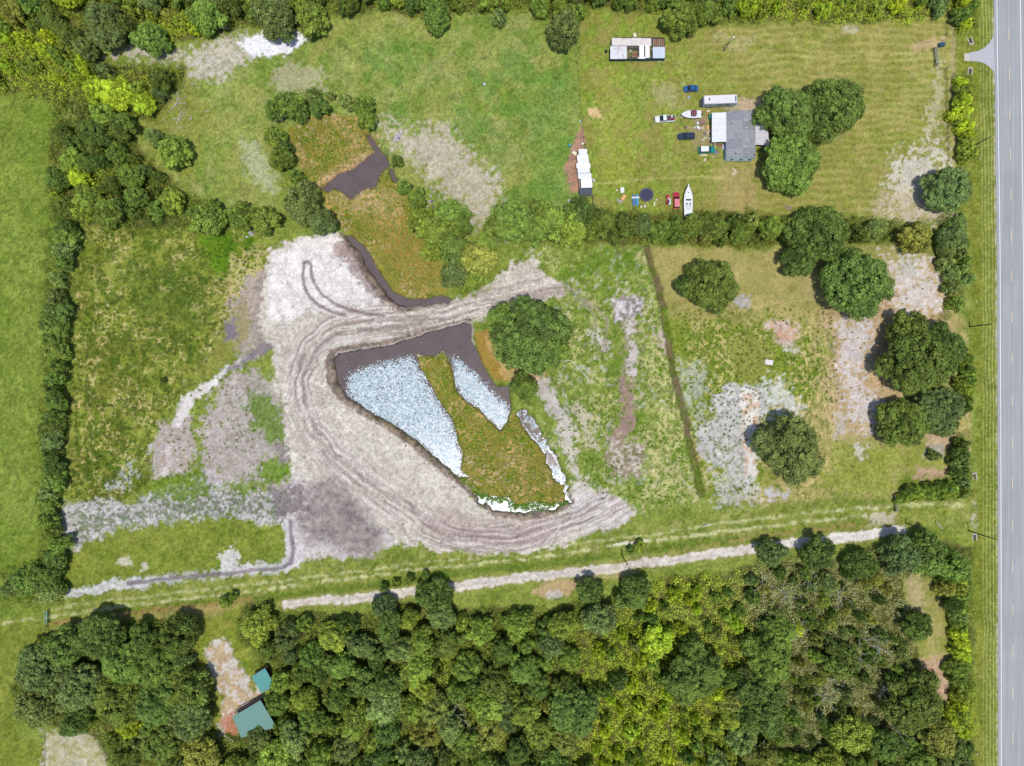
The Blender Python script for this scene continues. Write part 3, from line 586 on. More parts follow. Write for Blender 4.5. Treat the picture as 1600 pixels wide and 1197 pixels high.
def water(name, x0, y0, x1, y1, polys, label):
    xs = np.arange(x0, x1, 2.0); ys = np.arange(y0, y1, 2.0); X, Y = np.meshgrid(xs, ys); X = X.ravel(); Y = Y.ravel()
    sd = np.full(X.shape, -99.)
    for p_ in polys: sd = np.maximum(sd, sd_poly_pts(X, Y, p_))
    wxx = (fbm(X, Y, 10, 2, 3) - .5) * 5
    fa_ = sst(-7, 12, sd_poly_pts(X + wxx, Y, GLINT_A)); fb_ = sst(-7, 9, sd_poly_pts(X + wxx, Y, GLINT_B))
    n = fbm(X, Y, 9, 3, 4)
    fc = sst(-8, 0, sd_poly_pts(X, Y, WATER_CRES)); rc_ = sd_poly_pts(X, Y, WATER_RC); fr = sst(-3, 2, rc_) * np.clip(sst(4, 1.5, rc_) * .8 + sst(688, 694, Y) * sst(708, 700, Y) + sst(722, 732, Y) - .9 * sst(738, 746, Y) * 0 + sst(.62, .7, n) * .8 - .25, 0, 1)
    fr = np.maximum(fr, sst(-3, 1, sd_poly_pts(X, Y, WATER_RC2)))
    film = np.clip(np.maximum.reduce([fa_ * (.80 + .20 * sst(620, 740, Y - (X - 640) * .3)), fb_ * .9, fc * (1.3 - .7 * sst(.55, .68, n)), fr * .8]), 0, 1.4)  # film: strength of the painted sun glitter, and of the channel scum
    bright = np.clip(-.9 * fr * (fc < .1) - .1 * fa_ + sst(620, 770, Y + (X - 720) * .1) * .9 + fc * .8 - fr * .3 + (n - .5) * .15 + fb_ * .15 * sst(580, 660, Y), 0, 1)  # whiter towards the sun's mirror point: painted glint
    z = np.full(X.shape, -.9); x = (X - 800) * S; y = (598.5 - Y) * S
    id_ = np.arange(len(X)).reshape(len(ys), len(xs)); F = np.stack([id_[:-1, :-1], id_[1:, :-1], id_[1:, 1:], id_[:-1, 1:]], -1).reshape(-1, 4)
    keep = (sd[F] > -9).any(1); F = F[keep]; used = np.unique(F); rem = np.full(len(X), -1); rem[used] = np.arange(len(used)); F = rem[F]
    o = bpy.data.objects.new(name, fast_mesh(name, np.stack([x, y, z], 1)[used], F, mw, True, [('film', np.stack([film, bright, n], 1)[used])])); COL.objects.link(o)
    return props(o, label, None, None, 'structure')
water('pond_water', 505, 490, 915, 815, [WATER_MAIN, WATER_CRES, WATER_RC, WATER_RC2], 'murky pond water with pale sun glitter painted on it, and scum')
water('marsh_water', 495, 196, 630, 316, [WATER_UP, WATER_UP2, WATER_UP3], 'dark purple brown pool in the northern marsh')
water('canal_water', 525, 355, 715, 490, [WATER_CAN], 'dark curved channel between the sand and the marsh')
# ------------------------------------------------------------------ road
def mat_asphalt():
    m, nt, b, out = new_mat('weathered_asphalt')
    tc = nt.nodes.new('ShaderNodeTexCoord'); mp = nt.nodes.new('ShaderNodeMapping'); mp.inputs['Scale'].default_value = (1.6, .03, 1)
    nt.links.new(tc.outputs['Object'], mp.inputs[0]); n = nt.nodes.new('ShaderNodeTexNoise'); n.inputs['Scale'].default_value = 1; n.inputs['Detail'].default_value = 3
    nt.links.new(mp.outputs[0], n.inputs['Vector']); n2 = noise_node(nt, 9, 4, .7); n3 = noise_node(nt, .12, 3)
    f = math_node(nt, 'MULTIPLY', maprange(nt, n.outputs[0], .3, .7, .88, 1.12), math_node(nt, 'MULTIPLY', maprange(nt, n2.outputs[0], .3, .7, .92, 1.08), maprange(nt, n3.outputs[0], .3, .7, .94, 1.06)))
    nt.links.new(scale_col(nt, alb((166,168,172)), f), b.inputs['Base Color']); b.inputs['Roughness'].default_value = .9; b.inputs['Specular IOR Level'].default_value = .2
    return m
M_ASPH = mat_asphalt()
def edge_x(y, off): return float(np.interp(y, [-200, 0, 400, 800, 1197, 1500], [1550, 1552.5, 1557.5, 1559, 1559.5, 1560])) + off
def ribbon(offa, offb, ya, yb, z, step=40):
    mb = MB(); ys_ = list(np.arange(ya, yb, step)) + [yb]; V = []
    for y in ys_: V += [W(edge_x(y, offa), y)[:2] + (z,), W(edge_x(y, offb), y)[:2] + (z,)]
    return mb.add(V, [(2*i, 2*i+2, 2*i+3, 2*i+1) for i in range(len(ys_) - 1)])
road = part('road', ribbon(0, 47, -6000, 7000, .04), M_ASPH); props(road, 'two lane grey asphalt road', None, None, 'structure')
M_WHITE = mat('road_paint_white', (236,238,246), .7, var=.06, nscale=3, dirt=(190,192,200), dirt_amt=.5)
M_YEL = mat('road_paint_yellow', (226,206,172), .7, var=.08, nscale=3, dirt=(180,180,180), dirt_amt=.5)
part('edge_line', ribbon(4.4, 5.6, -3000, 4000, .045), M_WHITE, road); part('edge_line', ribbon(41.0, 42.2, -3000, 4000, .045), M_WHITE, road)
M_SEAM = mat('road_seam', (146,148,154), .9)
part('road_seam', ribbon(21.2, 21.55, -1500, 2700, .044), M_SEAM, road); part('road_seam', ribbon(37.6, 37.85, -1500, 2700, .044), M_SEAM, road); part('road_seam', ribbon(6.6, 6.85, -1500, 2700, .044), M_SEAM, road)
for ya, yb in [(-82,-64),(-19,-2),(45,63),(107,125),(170,187),(231,249),(296,312),(359,378),(423,440),(486,504),(552,569),(619,634),(681,699),(746,764),(812,830),(878,896),(944,961),(1008,1027),(1074,1094),(1143,1161),(1209,1226)]:
    part('centre_dash', ribbon(22.6, 23.7, ya, yb, .045, 50), M_YEL, road)
ap = MB(); outl = [(1514.5,82),(1522,81),(1530,79),(1538,75),(1544,69),(1549,62),(1552.6,54),(1553,70),(1553.8,95),(1554.3,114),(1549,108),(1544,103),(1537,98.5),(1528,96),(1514.5,95.5)]
ap.add([W(x, y)[:2] + (.03,) for x, y in outl], [tuple(range(len(outl)))[::-1]])
props(part('driveway_apron', ap, mat('pale_asphalt', (186,188,194), .9, var=.05, nscale=2)), 'flared grey apron joining the road', None, None, 'structure')
# ================================================================== VEGETATION
def mat_leaf(name, objcol):
    m, nt, b, out = new_mat(name)
    at = nt.nodes.new('ShaderNodeAttribute'); at.attribute_name = 'leaf'
    if objcol:
        oi = nt.nodes.new('ShaderNodeObjectInfo'); sp = nt.nodes.new('ShaderNodeSeparateColor'); nt.links.new(at.outputs['Color'], sp.inputs[0])
        c = scale_col(nt, oi.outputs['Color'], sp.outputs[0])
        warm = nt.nodes.new('ShaderNodeVectorMath'); warm.operation = 'MULTIPLY'; nt.links.new(c, warm.inputs[0]); warm.inputs[1].default_value = (1.22, 1.14, .8)
        col = mixcol(nt, sp.outputs[1], c, warm.outputs[0])
    else: col = at.outputs['Color']
    nt.links.new(col, b.inputs['Base Color']); b.inputs['Roughness'].default_value = .62; b.inputs['Specular IOR Level'].default_value = .25
    tr = nt.nodes.new('ShaderNodeBsdfTranslucent'); nt.links.new(col, tr.inputs[0]); mx = nt.nodes.new('ShaderNodeMixShader'); mx.inputs[0].default_value = .3
    nt.links.new(b.outputs[0], mx.inputs[1]); nt.links.new(tr.outputs[0], mx.inputs[2]); nt.links.new(mx.outputs[0], out.inputs[0]); return m
M_LEAF = mat_leaf('tree_foliage', True); M_LEAF2 = mat_leaf('low_foliage', False)
M_BARK = mat('bark', (120,108,94), .9, var=.2, nscale=3); M_DEAD = mat('bleached_wood', (206,204,190), .85, var=.12, nscale=3)
def leaf_quads(c, nrm, size, rg, aspect=.65):
    n = len(c); nrm = nrm / (np.linalg.norm(nrm, axis=1, keepdims=True) + 1e-9)
    r = rg.normal(size=(n, 3)); u = np.cross(nrm, r); u /= (np.linalg.norm(u, axis=1, keepdims=True) + 1e-9); v = np.cross(nrm, u)
    s = size[:, None] if hasattr(size, '__len__') else size
    return np.stack([c - u * s, c - v * s * aspect, c + u * s, c + v * s * aspect], 1).reshape(-1, 3)
def dirs(n, rg, zmin=-1):
    z = rg.uniform(zmin, 1, n); a = rg.uniform(0, 2 * np.pi, n); r = np.sqrt(1 - z * z); return np.stack([r * np.cos(a), r * np.sin(a), z], 1)
def crown_mesh(name, seed, lobes, clumps, leaves, clump_r, leaf_r, hgt=.62, open_=0.0):
    rg = np.random.default_rng(seed); L = [(0, 0, .12, .56)]
    for i in range(lobes):
        a = 2 * np.pi * (i + rg.uniform(-.3, .3)) / lobes; d = rg.uniform(.4, .74); L.append((d * np.cos(a), d * np.sin(a), rg.uniform(-.16, .12), rg.uniform(.22, .4)))
    for i in range(lobes // 2):
        a = rg.uniform(0, 2 * np.pi); d = rg.uniform(.1, .4); L.append((d * np.cos(a), d * np.sin(a), rg.uniform(.15, .32), rg.uniform(.26, .36)))
    L = np.array(L); area = L[:, 3] ** 2; pts = []; nr = []
    while len(pts) < clumps:
        k = rg.choice(len(L), p=area / area.sum()); d = dirs(1, rg, -.35)[0]; p = L[k, :3] + d * L[k, 3] * rg.uniform(.82, 1.04)
        q = np.linalg.norm(p - L[:, :3], axis=1) / L[:, 3]; q[k] = 9
        if q.min() < .86: continue
        if pts and np.min(np.linalg.norm(np.array(pts) - p, axis=1)) < clump_r * .62: 
            if rg.random() < .8: continue
        pts.append(p); nr.append(d)
    pts = np.array(pts); nr = np.array(nr)
    cb = rg.uniform(.55, 1.42, clumps); ch = rg.uniform(0, .5, clumps) ** 1.4
    cr_ = clump_r * rg.uniform(.5, 1.45, clumps)
    ci = np.repeat(np.arange(clumps), leaves); n = len(ci)
    d = dirs(n, rg, -.6) * .8 + nr[ci] * .45; d /= np.linalg.norm(d, axis=1, keepdims=True)
    c = pts[ci] + d * (cr_[ci] * rg.uniform(.45, 1.08, n))[:, None] * np.array([1, 1, .8])
    nrm = d + rg.normal(size=(n, 3)) * .55 + np.array([0, 0, .35])
    V = leaf_quads(c, nrm, leaf_r * rg.uniform(.7, 1.35, n), rg)
    # inner fill of leaves, coloured darker to paint shade into the gaps
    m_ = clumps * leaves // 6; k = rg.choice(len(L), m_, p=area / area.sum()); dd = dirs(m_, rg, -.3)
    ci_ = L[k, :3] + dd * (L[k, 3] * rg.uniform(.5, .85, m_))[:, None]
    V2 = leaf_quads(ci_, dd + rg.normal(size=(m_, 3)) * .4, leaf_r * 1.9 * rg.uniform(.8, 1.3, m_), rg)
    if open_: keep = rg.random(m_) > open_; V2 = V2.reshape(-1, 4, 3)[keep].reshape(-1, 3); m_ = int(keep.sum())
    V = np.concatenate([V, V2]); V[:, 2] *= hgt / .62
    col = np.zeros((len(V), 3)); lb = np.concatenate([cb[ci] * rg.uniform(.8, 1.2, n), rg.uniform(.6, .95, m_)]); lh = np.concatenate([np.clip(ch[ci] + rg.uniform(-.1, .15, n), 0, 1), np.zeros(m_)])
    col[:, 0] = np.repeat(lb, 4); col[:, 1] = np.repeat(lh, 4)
    return fast_mesh(name, V, np.arange(len(V)).reshape(-1, 4), M_LEAF, False, [('leaf', col)])
BIG = [crown_mesh('crown', 10 + i, (8, 10, 7, 9)[i], 330, 74, .105, .027, .66) for i in range(4)]
MID = [crown_mesh('crown', 30 + i, (6, 7, 5, 8, 6, 5)[i], 130, 70, .16, .045, .72) for i in range(6)]
OPEN = [crown_mesh('crown', 50 + i, 7, 110, 34, .15, .04, .6, .7) for i in range(3)]
SML = [crown_mesh('crown', 70 + i, (4, 5, 6, 4)[i], 46, 56, .24, .075, .8) for i in range(4)]
def trunk_mesh(name, seed, r0, limbs):
    rg = random.Random(seed); mb = MB(); mb.tube([(0, 0, -.05), (.01, 0, .12), (.0, .02, .75), (.02, .03, 1.15)], [r0 * 1.5, r0, r0 * .75, r0 * .45], 8)
    for i in range(limbs):
        a = 2 * math.pi * (i + rg.uniform(-.3, .3)) / limbs; b0 = (0, 0.01, .55 + .08 * (i % 3)); d = rg.uniform(.45, .62)
        mb.tube([b0, (d * .5 * math.cos(a), d * .5 * math.sin(a), .85), (d * math.cos(a), d * math.sin(a), 1.05)], [r0 * .55, r0 * .35, r0 * .15], 5)
    return mb.mesh(name, M_BARK, True)
TRUNK = [trunk_mesh('trunk', i, .05, 5) for i in range(3)]; STEM = [trunk_mesh('stem', 9, .035, 4)]
KF = 2.05     # leaves shade one another: leaf albedo against the colour the whole crown shows
COLS = {'D': (74,94,42), 'G': (92,112,62), 'M': (86,108,46), 'B': (104,124,50), 'Y': (122,142,40), 'O': (106,116,54), 'T': (80,98,54)}
CNAME = {'D': 'dark green', 'G': 'greyish green', 'M': 'mid green', 'B': 'light green', 'Y': 'yellow green', 'O': 'olive green', 'T': 'bluish dark green'}
PLACED = []
trs = random.Random(99)
def tree(px, py, r, kind, label=None, cat=None, name=None, group=None, h=None, stretch=(1, 1), rot=None, shrub=None, openc=False):
    """px,py,r: where the crown shows in the photograph and its half width there (pixels)"""
    R = r * S; isS = (r < 15) if shrub is None else shrub
    if h is None: h = (1.15 * R + 1.6) if isS else (3.2 + 1.05 * R)
    zc = h * .62; f = (CAMH - zc) / CAMH; R *= f * 1.04
    x, y, _ = W(px, py, zc); z0 = ground_z(x, y)
    pool = OPEN if openc else (BIG if r >= 34 else (MID if r >= 15 else SML))
    nm = name or ('shrub' if isS else 'tree')
    t = thing(nm, label, cat or ('shrub' if isS else 'tree'), (x, y, z0 - .1), rot if rot is not None else trs.uniform(0, 6.28), group)
    c = COLS[kind]; j = trs.uniform(.84, 1.18); jr = trs.uniform(.92, 1.1)
    if stretch == (1, 1) and not label: stretch = (trs.uniform(.82, 1.3), trs.uniform(.78, 1.1))
    cr_ = bpy.data.objects.new('crown' if not isS else 'foliage', pool[trs.randrange(len(pool))]); COL.objects.link(cr_); cr_.parent = t
    a = lin(c) * KF * j; cr_.color = (a[0] * jr * 1.1, a[1], a[2] / jr, 1)
    base = h * (.38 if isS else .5); cr_.location = (0, 0, base); hs = (h - base) / .62
    cr_.scale = (R * stretch[0], R * stretch[1], max(hs, .8 * R) if not isS else max(hs, R * .9))
    tk = bpy.data.objects.new('stem' if isS else 'trunk', (STEM if isS else TRUNK)[0 if isS else trs.randrange(3)]); COL.objects.link(tk); tk.parent = t
    tk.scale = (R * .9, R * .9, base * 1.05)
    PLACED.append((px, py, r)); return t
# ---- trees that stand out, one by one
L_ = tree
L_(270,237,26,'B','round light green tree beside the bleached fallen branches'); L_(240,212,13,'G','small grey green bush just up and left of the round light tree',shrub=True)
L_(1304,168,51,'D','huge dark oak crown, eastern half of the pair right of the grey roof'); L_(1232,176,43,'D','dark oak whose crown overhangs the white awning of the house')
L_(1243,247,45,'M','lighter green tree below the two dark oaks by the house'); L_(1262,214,16,'D','small dark crown squeezed between the oaks and the lighter tree below')
L_(1484,292,38,'T','round dark tree on the lawn edge beside the roadside hedge'); L_(1488,372,22,'G','grey green tree just below the round dark tree near the road')
L_(1112,446,44,'D','lone dark tree right of the ditch, south of the middle hedgerow'); L_(1078,446,20,'D','small dark crown attached to the left side of the lone tree by the ditch')
L_(1279,374,47,'D','dark oak merging into the east end of the middle hedgerow'); L_(1250,405,26,'D','lower lobe tree between the hedgerow oak and the round oak')
L_(1344,441,56,'D','big round dark oak south of the hedgerow, in the dry east field'); L_(1432,370,25,'O','feathery light green tree at the east end of the middle hedgerow')
L_(1436,558,58,'D','largest dark oak, left of the power pole by the road'); L_(1476,542,38,'D','dark oak between the largest oak and the road'); L_(1418,520,30,'D','upper left dome of the oak clump facing the dry field')
L_(1412,668,38,'D','dark oak at the lower left of the big roadside clump'); L_(1474,636,40,'T','grey green tree at the lower right of the big roadside clump')
L_(1240,702,51,'T','lone round grey green oak beside the white sand strip')
L_(823,519,60,'D','broad mid green tree on the east bank of the pond'); L_(858,540,30,'M','smaller crown on the right side of the broad pond tree'); L_(782,500,24,'M','crown lobe tree on the left side of the broad pond tree'); L_(820,606,24,'D','compact dark green tree below the broad pond tree')
L_(474,318,31,'T','dark bluish tree left of the reed marsh'); L_(500,346,24,'T','dark tree at the top of the white spoil sand'); L_(412,344,23,'M','round tree with pink rubble at its foot'); L_(374,338,20,'M','round light tree left of the pink rubble'); L_(325,340,27,'M','rounded tree at the east end of the western wood')
for a in ((452,164,24,'M','spreading tree above the marsh next to the bare branches'),(428,172,16,'M','smaller tree at the north west corner of the marsh'),(472,178,13,'D','small tree by the dark wet spot above the marsh'),(497,166,16,'D','compact dark bush tree above the marsh'),(490,150,13,'G','greyish bush behind the compact dark one above the marsh'),(517,149,7,'G','tiny bush north of the marsh'),(540,158,12,'G','thin grey green tree above the marsh'),
          (566,164,16,'M','tree at the north east corner of the marsh'),(572,186,16,'M','tree on the east edge of the northern marsh, lower one'),(430,214,16,'M','bushy tree on the west edge of the marsh'),(446,232,14,'D','dark bush on the west edge of the marsh'),(438,250,19,'M','broad bush left of the marsh below the others'),(464,276,12,'M','small round bush at the south west of the marsh'),(620,250,10,'D','small round bush right of the marsh pool')):
    L_(a[0],a[1],a[2],a[3],a[4],name='marsh_tree' if a[2] > 13 else 'shrub')
L_(705,336,27,'M','tree at the top of the thicket between marsh and dry sand'); L_(690,360,31,'M','crown in the middle of the thicket east of the marsh'); L_(712,388,28,'D','dark tree in the heart of the thicket east of the marsh'); L_(748,402,29,'O','olive crown at the right of the thicket above the sand track'); L_(712,428,24,'T','dark round tree at the bottom of the thicket above the sand track')
L_(650,310,17,'M','upper left tree of the thicket beside the purple rubble'); L_(634,292,12,'M','small tree at the upper tip of the thicket'); L_(660,345,22,'B','bright tree on the marsh side of the thicket'); L_(672,395,16,'B','bright shrubby tree on the marsh edge of the thicket',shrub=False); L_(738,436,16,'B','light bush at the lower right of the thicket')
L_(806,340,38,'M','wide tree at the west end of the middle hedgerow'); L_(862,345,30,'M','second tree from the west in the middle hedgerow'); L_(908,335,24,'D','dark tree below the white animal pens'); L_(896,360,24,'B','light tree in the hedgerow below the pens')
L_(780,350,23,'D','dark bush tree at the very west end of the middle hedgerow'); L_(836,328,20,'D','dark tree on the north side of the middle hedgerow, west end'); L_(838,366,19,'M','tree on the south side of the middle hedgerow, west end'); L_(720,350,20,'M','tree at the top right of the thicket by the dry sand'); L_(758,380,20,'M','tree at the right edge of the thicket above the sand track')
L_(882,46,29,'T','large grey green tree at the head of the wire fence'); L_(684,26,23,'M','tree bulging out of the north strip onto the field'); L_(1064,28,27,'M','rounded tree bulging from the north strip behind the derelict barn'); L_(780,28,13,'G','small tree at the edge of the north strip above the field')
L_(160,32,36,'T','dark bluish tree in the north western wood'); L_(236,58,25,'M','round tree at the edge of the north western wood, above the track'); L_(432,28,32,'T','dark tree above the bright white sand'); L_(486,30,26,'M','mid green tree right of the one above the white sand'); L_(325,25,28,'M','tree on the north edge, up from the mottled sand')
L_(1435,980,22,'D','lone dark tree in the clearing near the road'); L_(1436,1096,46,'D','tall dark tree with a deep shadow edge, lower right of the wood'); L_(1462,1150,30,'O','olive tree at the foot of the tall dark one, lower right'); L_(1086,1058,46,'D','large dark tree in the yellow green part of the wood'); L_(1204,1030,40,'M','tall tree with shaded top in the middle of the southern wood')
L_(922,925,20,'D','conical dark tree poking out by the gravel lane'); L_(936,966,28,'T','bluish tree just behind the conical tree at the lane'); L_(990,930,29,'D','dark tree near the lane, east of the bluish one'); L_(1316,1035,28,'D','dark tree among grey brush in the southern wood'); L_(1330,1150,30,'B','bright green tree with a black shaded top near the bottom edge'); L_(1190,1112,46,'D','dark tree near the bottom edge, under the tall shaded one')
L_(900,1108,40,'D','big dark tree left of the yellow thicket in the southern wood'); L_(1410,868,30,'T','dark tree at the east end of the gravel lane'); L_(1448,866,32,'D','dark spreading tree over the end of the lane'); L_(1492,886,26,'M','mid green tree near the road at the end of the lane'); L_(1344,884,24,'D','dark tree along the lane, left of the end group')
L_(1278,866,25,'D','dark tree touching the south edge of the lane'); L_(1206,866,22,'T','small bluish tree casting shade on the gravel lane'); L_(598,948,18,'T','small bluish tree beside the gravel lane'); L_(676,930,27,'D','dark tree jutting onto the gravel lane'); L_(1500,600,10,'B','small bright bush by the roadside oaks')
for a in ((60,1052,38,'T','grey mottled tree at the west of the south western grove'),(104,1012,33,'D','dark tree on the north west side of the south western grove'),(158,1000,38,'D','tree on the north side of the south western grove'),(198,1040,38,'M','mid green tree inside the south western grove, upper middle'),(276,996,30,'D','dark pointed tree at the north east tip of the grove'),(252,1040,36,'M','bright topped tree in the east of the grove'),
          (124,1078,40,'T','grey green tree in the heart of the grove'),(64,1108,34,'T','tree at the south west corner of the grove'),(182,1098,40,'M','green tree in the southern heart of the grove'),(238,1098,36,'D','dark tree east of the yellow crown in the grove'),(300,1078,30,'D','dark tree at the east edge of the grove facing the clearing'),(296,1130,34,'T','lower east tree of the grove'),(204,1136,20,'Y','bright yellow green crown in the south of the grove'),
          (250,1160,38,'D','dark tree at the bottom edge below the grove'),(196,1182,26,'D','dark tree at the bottom edge left of the yellow crown'),(312,1180,28,'O','olive tree at the bottom edge of the grove'),(225,1000,24,'D','small dark crown between the two northern tips of the grove'),(120,1128,26,'D','dark tree at the lower rim of the grove')):
    L_(a[0],a[1],a[2],a[3],a[4],name='grove_tree')
L_(434,1100,20,'M','green tree overhanging the right side of the large green roofed shed'); L_(404,1154,17,'T','bluish tree casting shade on the lower corner of the large green shed'); L_(440,1066,18,'B','light tree overhanging the small green roofed shed')
# ---- woods filled tree by tree
def sdp(px, py, poly): return float(sd_poly_pts(np.array([float(px)]), np.array([float(py)]), poly)[0])
def gz(x, y, L): return sum(a * math.exp(-((x - cx) ** 2 + (y - cy) ** 2) / (2 * s * s)) for cx, cy, s, a in L)
YEL = [(1010,1010,60,1.3),(960,1120,55,1.2),(1020,1150,50,1.2),(1110,950,55,1.),(1000,1180,60,1.1),(1150,1000,40,.7),(1090,1150,35,.8),(700,1040,30,.4),(1100,940,70,.5),(95,118,30,1.3),(40,60,50,.8),(20,110,30,.7),(280,45,40,1.1),(215,140,26,.9),(1400,20,80,1.),(1200,14,40,.6),(690,1060,26,.5),(560,1110,26,.5),(1510,1110,22,1.6),(165,270,20,.7),(1260,25,40,.6)]
GRY = [(1360,1000,60,1.4),(1280,1075,50,1.4),(1300,920,50,1.),(1230,920,40,1.),(1390,1120,40,.9),(1240,980,40,1.),(1370,930,40,.8),(1260,1150,40,.7),(1180,930,30,.4),(720,1110,25,.9),(1080,960,30,.3),(890,1150,20,.4)]
DRK = [(560,1000,60,.4),(430,1080,60,.6),(860,960,50,.6),(880,1100,50,.8),(500,1130,60,.4),(100,60,40,.3),(170,230,50,.5),(230,290,50,.5),(110,210,40,.5),(90,150,40,.4),(1290,860,60,.6),(700,1000,60,.2),(800,1130,60,.4)]
def zone(px, py):
    if py > 820:
        if px < 340: return 'in the grove'
        if px < 520: return 'southern wood, west end'
        if px < 700: return 'southern wood, west part'
        if px < 880: return 'southern wood, west of centre'
        if px < 1060: return 'southern wood, centre'
        if px < 1240: return 'southern wood, east of centre'
        return 'southern wood, east end'
    if px < 140 and py > 340: return 'in the western hedge'
    if px < 420 and py > 100: return 'in the western wood'
    if py < 160 and px < 530: return 'in the north western wood'
    if px > 1440: return 'in the roadside hedge'
    if py < 80: return 'in the north strip, ' + ('west half' if px < 1000 else 'east half')
    return 'in the middle hedgerow, ' + ('east half' if px > 1000 else 'west half')
def along(px, py):
    if py > 820: return 'lane side' if py < 960 else ('mid depth' if py < 1080 else 'bottom side')
    if px < 140 and py > 340: return 'upper stretch' if py < 560 else ('middle stretch' if py < 760 else 'lower stretch')
    return 'left part' if int(px / 110) % 2 == 0 else 'right part'
AUTO = []
def auto(t, key, x, y): AUTO.append((t, key, x, y))
ORD = 'first second third fourth fifth sixth seventh eighth ninth tenth eleventh twelfth thirteenth fourteenth fifteenth sixteenth'.split()
GRPN = {'s': 'trees and shrubs of the southern wood', 'w': 'trees of the western hedge', 'r': 'bushes of the roadside hedge', 'n': 'trees along the north edge', 'm': 'trees of the middle hedgerow'}
def label_all():
    bins = {}
    for t, key, x, y in AUTO: bins.setdefault(key, []).append((t, x, y))
    for key, L in bins.items():
        sz, cn, kind, zn, al = key; vert = 'hedge' in zn and 'hedgerow' not in zn; L.sort(key=lambda q: q[2] if vert else q[1])
        for i, (t, x, y) in enumerate(L):
            n = len(L)
            if n == 1: pre = f'only {sz} {cn} {kind}'
            elif i == n - 1 and n > 2: pre = ('lowest' if vert else 'easternmost') + f' {sz} {cn} {kind}'
            elif i == 0: pre = ('uppermost' if vert else 'westernmost') + f' {sz} {cn} {kind}'
            else: pre = f'{sz} {cn} {kind}, ' + ORD[i] + (' from the top' if vert else ' from the west')
            t['label'] = ' '.join(pre.replace('  ', ' ').split()) + (', ' if ',' in pre else ' ') + zn + ', ' + al
            if len(t['label'].split()) > 16: t['label'] = t['label'].replace('in the ', '')
            t['group'] = 'trees and bushes ' + zn
def fill(poly, rmin, rmax, holes=(), n=3000, seed=1, pack=.78, inset=6, big=.3):
    rd = random.Random(seed); P_ = np.array(poly); x0, y0 = P_.min(0); x1, y1 = P_.max(0); x0, y0, x1, y1 = max(x0, -45), max(y0, -42), min(x1, 1640), min(y1, 1242); made = 0
    cands = [(rd.uniform(x0, x1), rd.uniform(y0, y1), rmin + (rmax - rmin) * rd.random() ** 1.5) for _ in range(n)]
    cands.sort(key=lambda c: -c[2])
    for x, y, r in cands:
        d = sdp(x, y, poly)
        if d < r * .8 + inset * .3 or any(sdp(x, y, h) > -r * .8 for h in holes): continue
        yel, gry, drk = gz(x, y, YEL), gz(x, y, GRY), gz(x, y, DRK)
        if yel > .6 or gry > .6: 
            if r > 13 and rd.random() < .95: r = rd.uniform(7, 12)
            if rd.random() < (.78 if yel > .6 else .55): continue
        if any((x - a) ** 2 + (y - b) ** 2 < ((r + c) * pack) ** 2 for a, b, c in PLACED): continue
        k = rd.random(); w = {'Y': yel * 1.2, 'O': gry * .8 + .15, 'G': gry * .7 + .12, 'D': .5 + drk * 1.2, 'M': .75, 'B': .45 + yel * .4, 'T': .15 + drk * .2}
        if yel > .7: w['D'] *= .2; w['T'] = 0
        tot = sum(w.values()); k *= tot
        for kk, ww in w.items():
            k -= ww
            if k <= 0: break
        op = gry > .7 and rd.random() < .5
        sz = 'small' if r < 13 else ('middle-sized' if r < 20 else 'large')
        kind = 'shrub' if r < 15 else 'tree'
        lab = (sz, CNAME[kk], kind, zone(x, y), along(x, y))
        auto(tree(x, y, r, kk, None, name='shrub' if r < 15 else 'woodland_tree', openc=op, h=None if r >= 15 else r * S * 1.5 + 1.5), lab, x, y); made += 1
    return made
cnt = [fill(WOOD_S, 12, 25, WOOD_HOLES, 3000, 3, .72), fill(WOOD_NW, 9, 21, (), 1600, 4, .74), fill(WOOD_N, 9, 18, (), 900, 5, .74), fill(WOOD_SW, 13, 24, (), 300, 6, .6), fill(HEDGE_M, 12, 21, (), 700, 8, .66, 0)]
hedge_w = [(104,345),(98,400),(95,450),(90,500),(86,560),(86,620),(84,680),(80,740),(76,775),(84,820),(88,860),(84,900),(86,930),(40,905),(14,925),(60,890)]
rd = random.Random(5)
for (ax, ay), (bx, by) in zip(hedge_w[:-1], hedge_w[1:]):
    n_ = max(1, int(math.hypot(bx - ax, by - ay) / 17))
    for i in range(n_):
        x = ax + (bx - ax) * (i + .5) / n_ + rd.uniform(-6, 6); y = ay + (by - ay) * (i + .5) / n_ + rd.uniform(-3, 3); r = rd.uniform(13, 19.5)
        kk = rd.choice('DMMGTD'); auto(tree(x, y, r, kk, None, name='hedge_tree', shrub=False, h=5.5), ('slim' if r < 16 else 'broad', CNAME[kk], 'tree', zone(x, y), along(x, y)), x, y)
roadside = [([(1505,5),(1508,45)], 11, 'BYM'), ([(1503,125),(1508,245)], 12, 'BMYB'), ([(1495,345),(1475,385),(1480,420),(1488,460),(1492,480)], 13, 'MDG'), ([(1500,380),(1506,440)], 10, 'MG'), ([(1502,690),(1500,760)], 13, 'MDG'), ([(1410,768),(1508,764)], 12, 'BM'), ([(1408,778),(1500,772)], 9, 'MB'), ([(1500,1190),(1500,900)], 13, 'MYBG'), ([(1512,640),(1514,560)], 9, 'BM')]
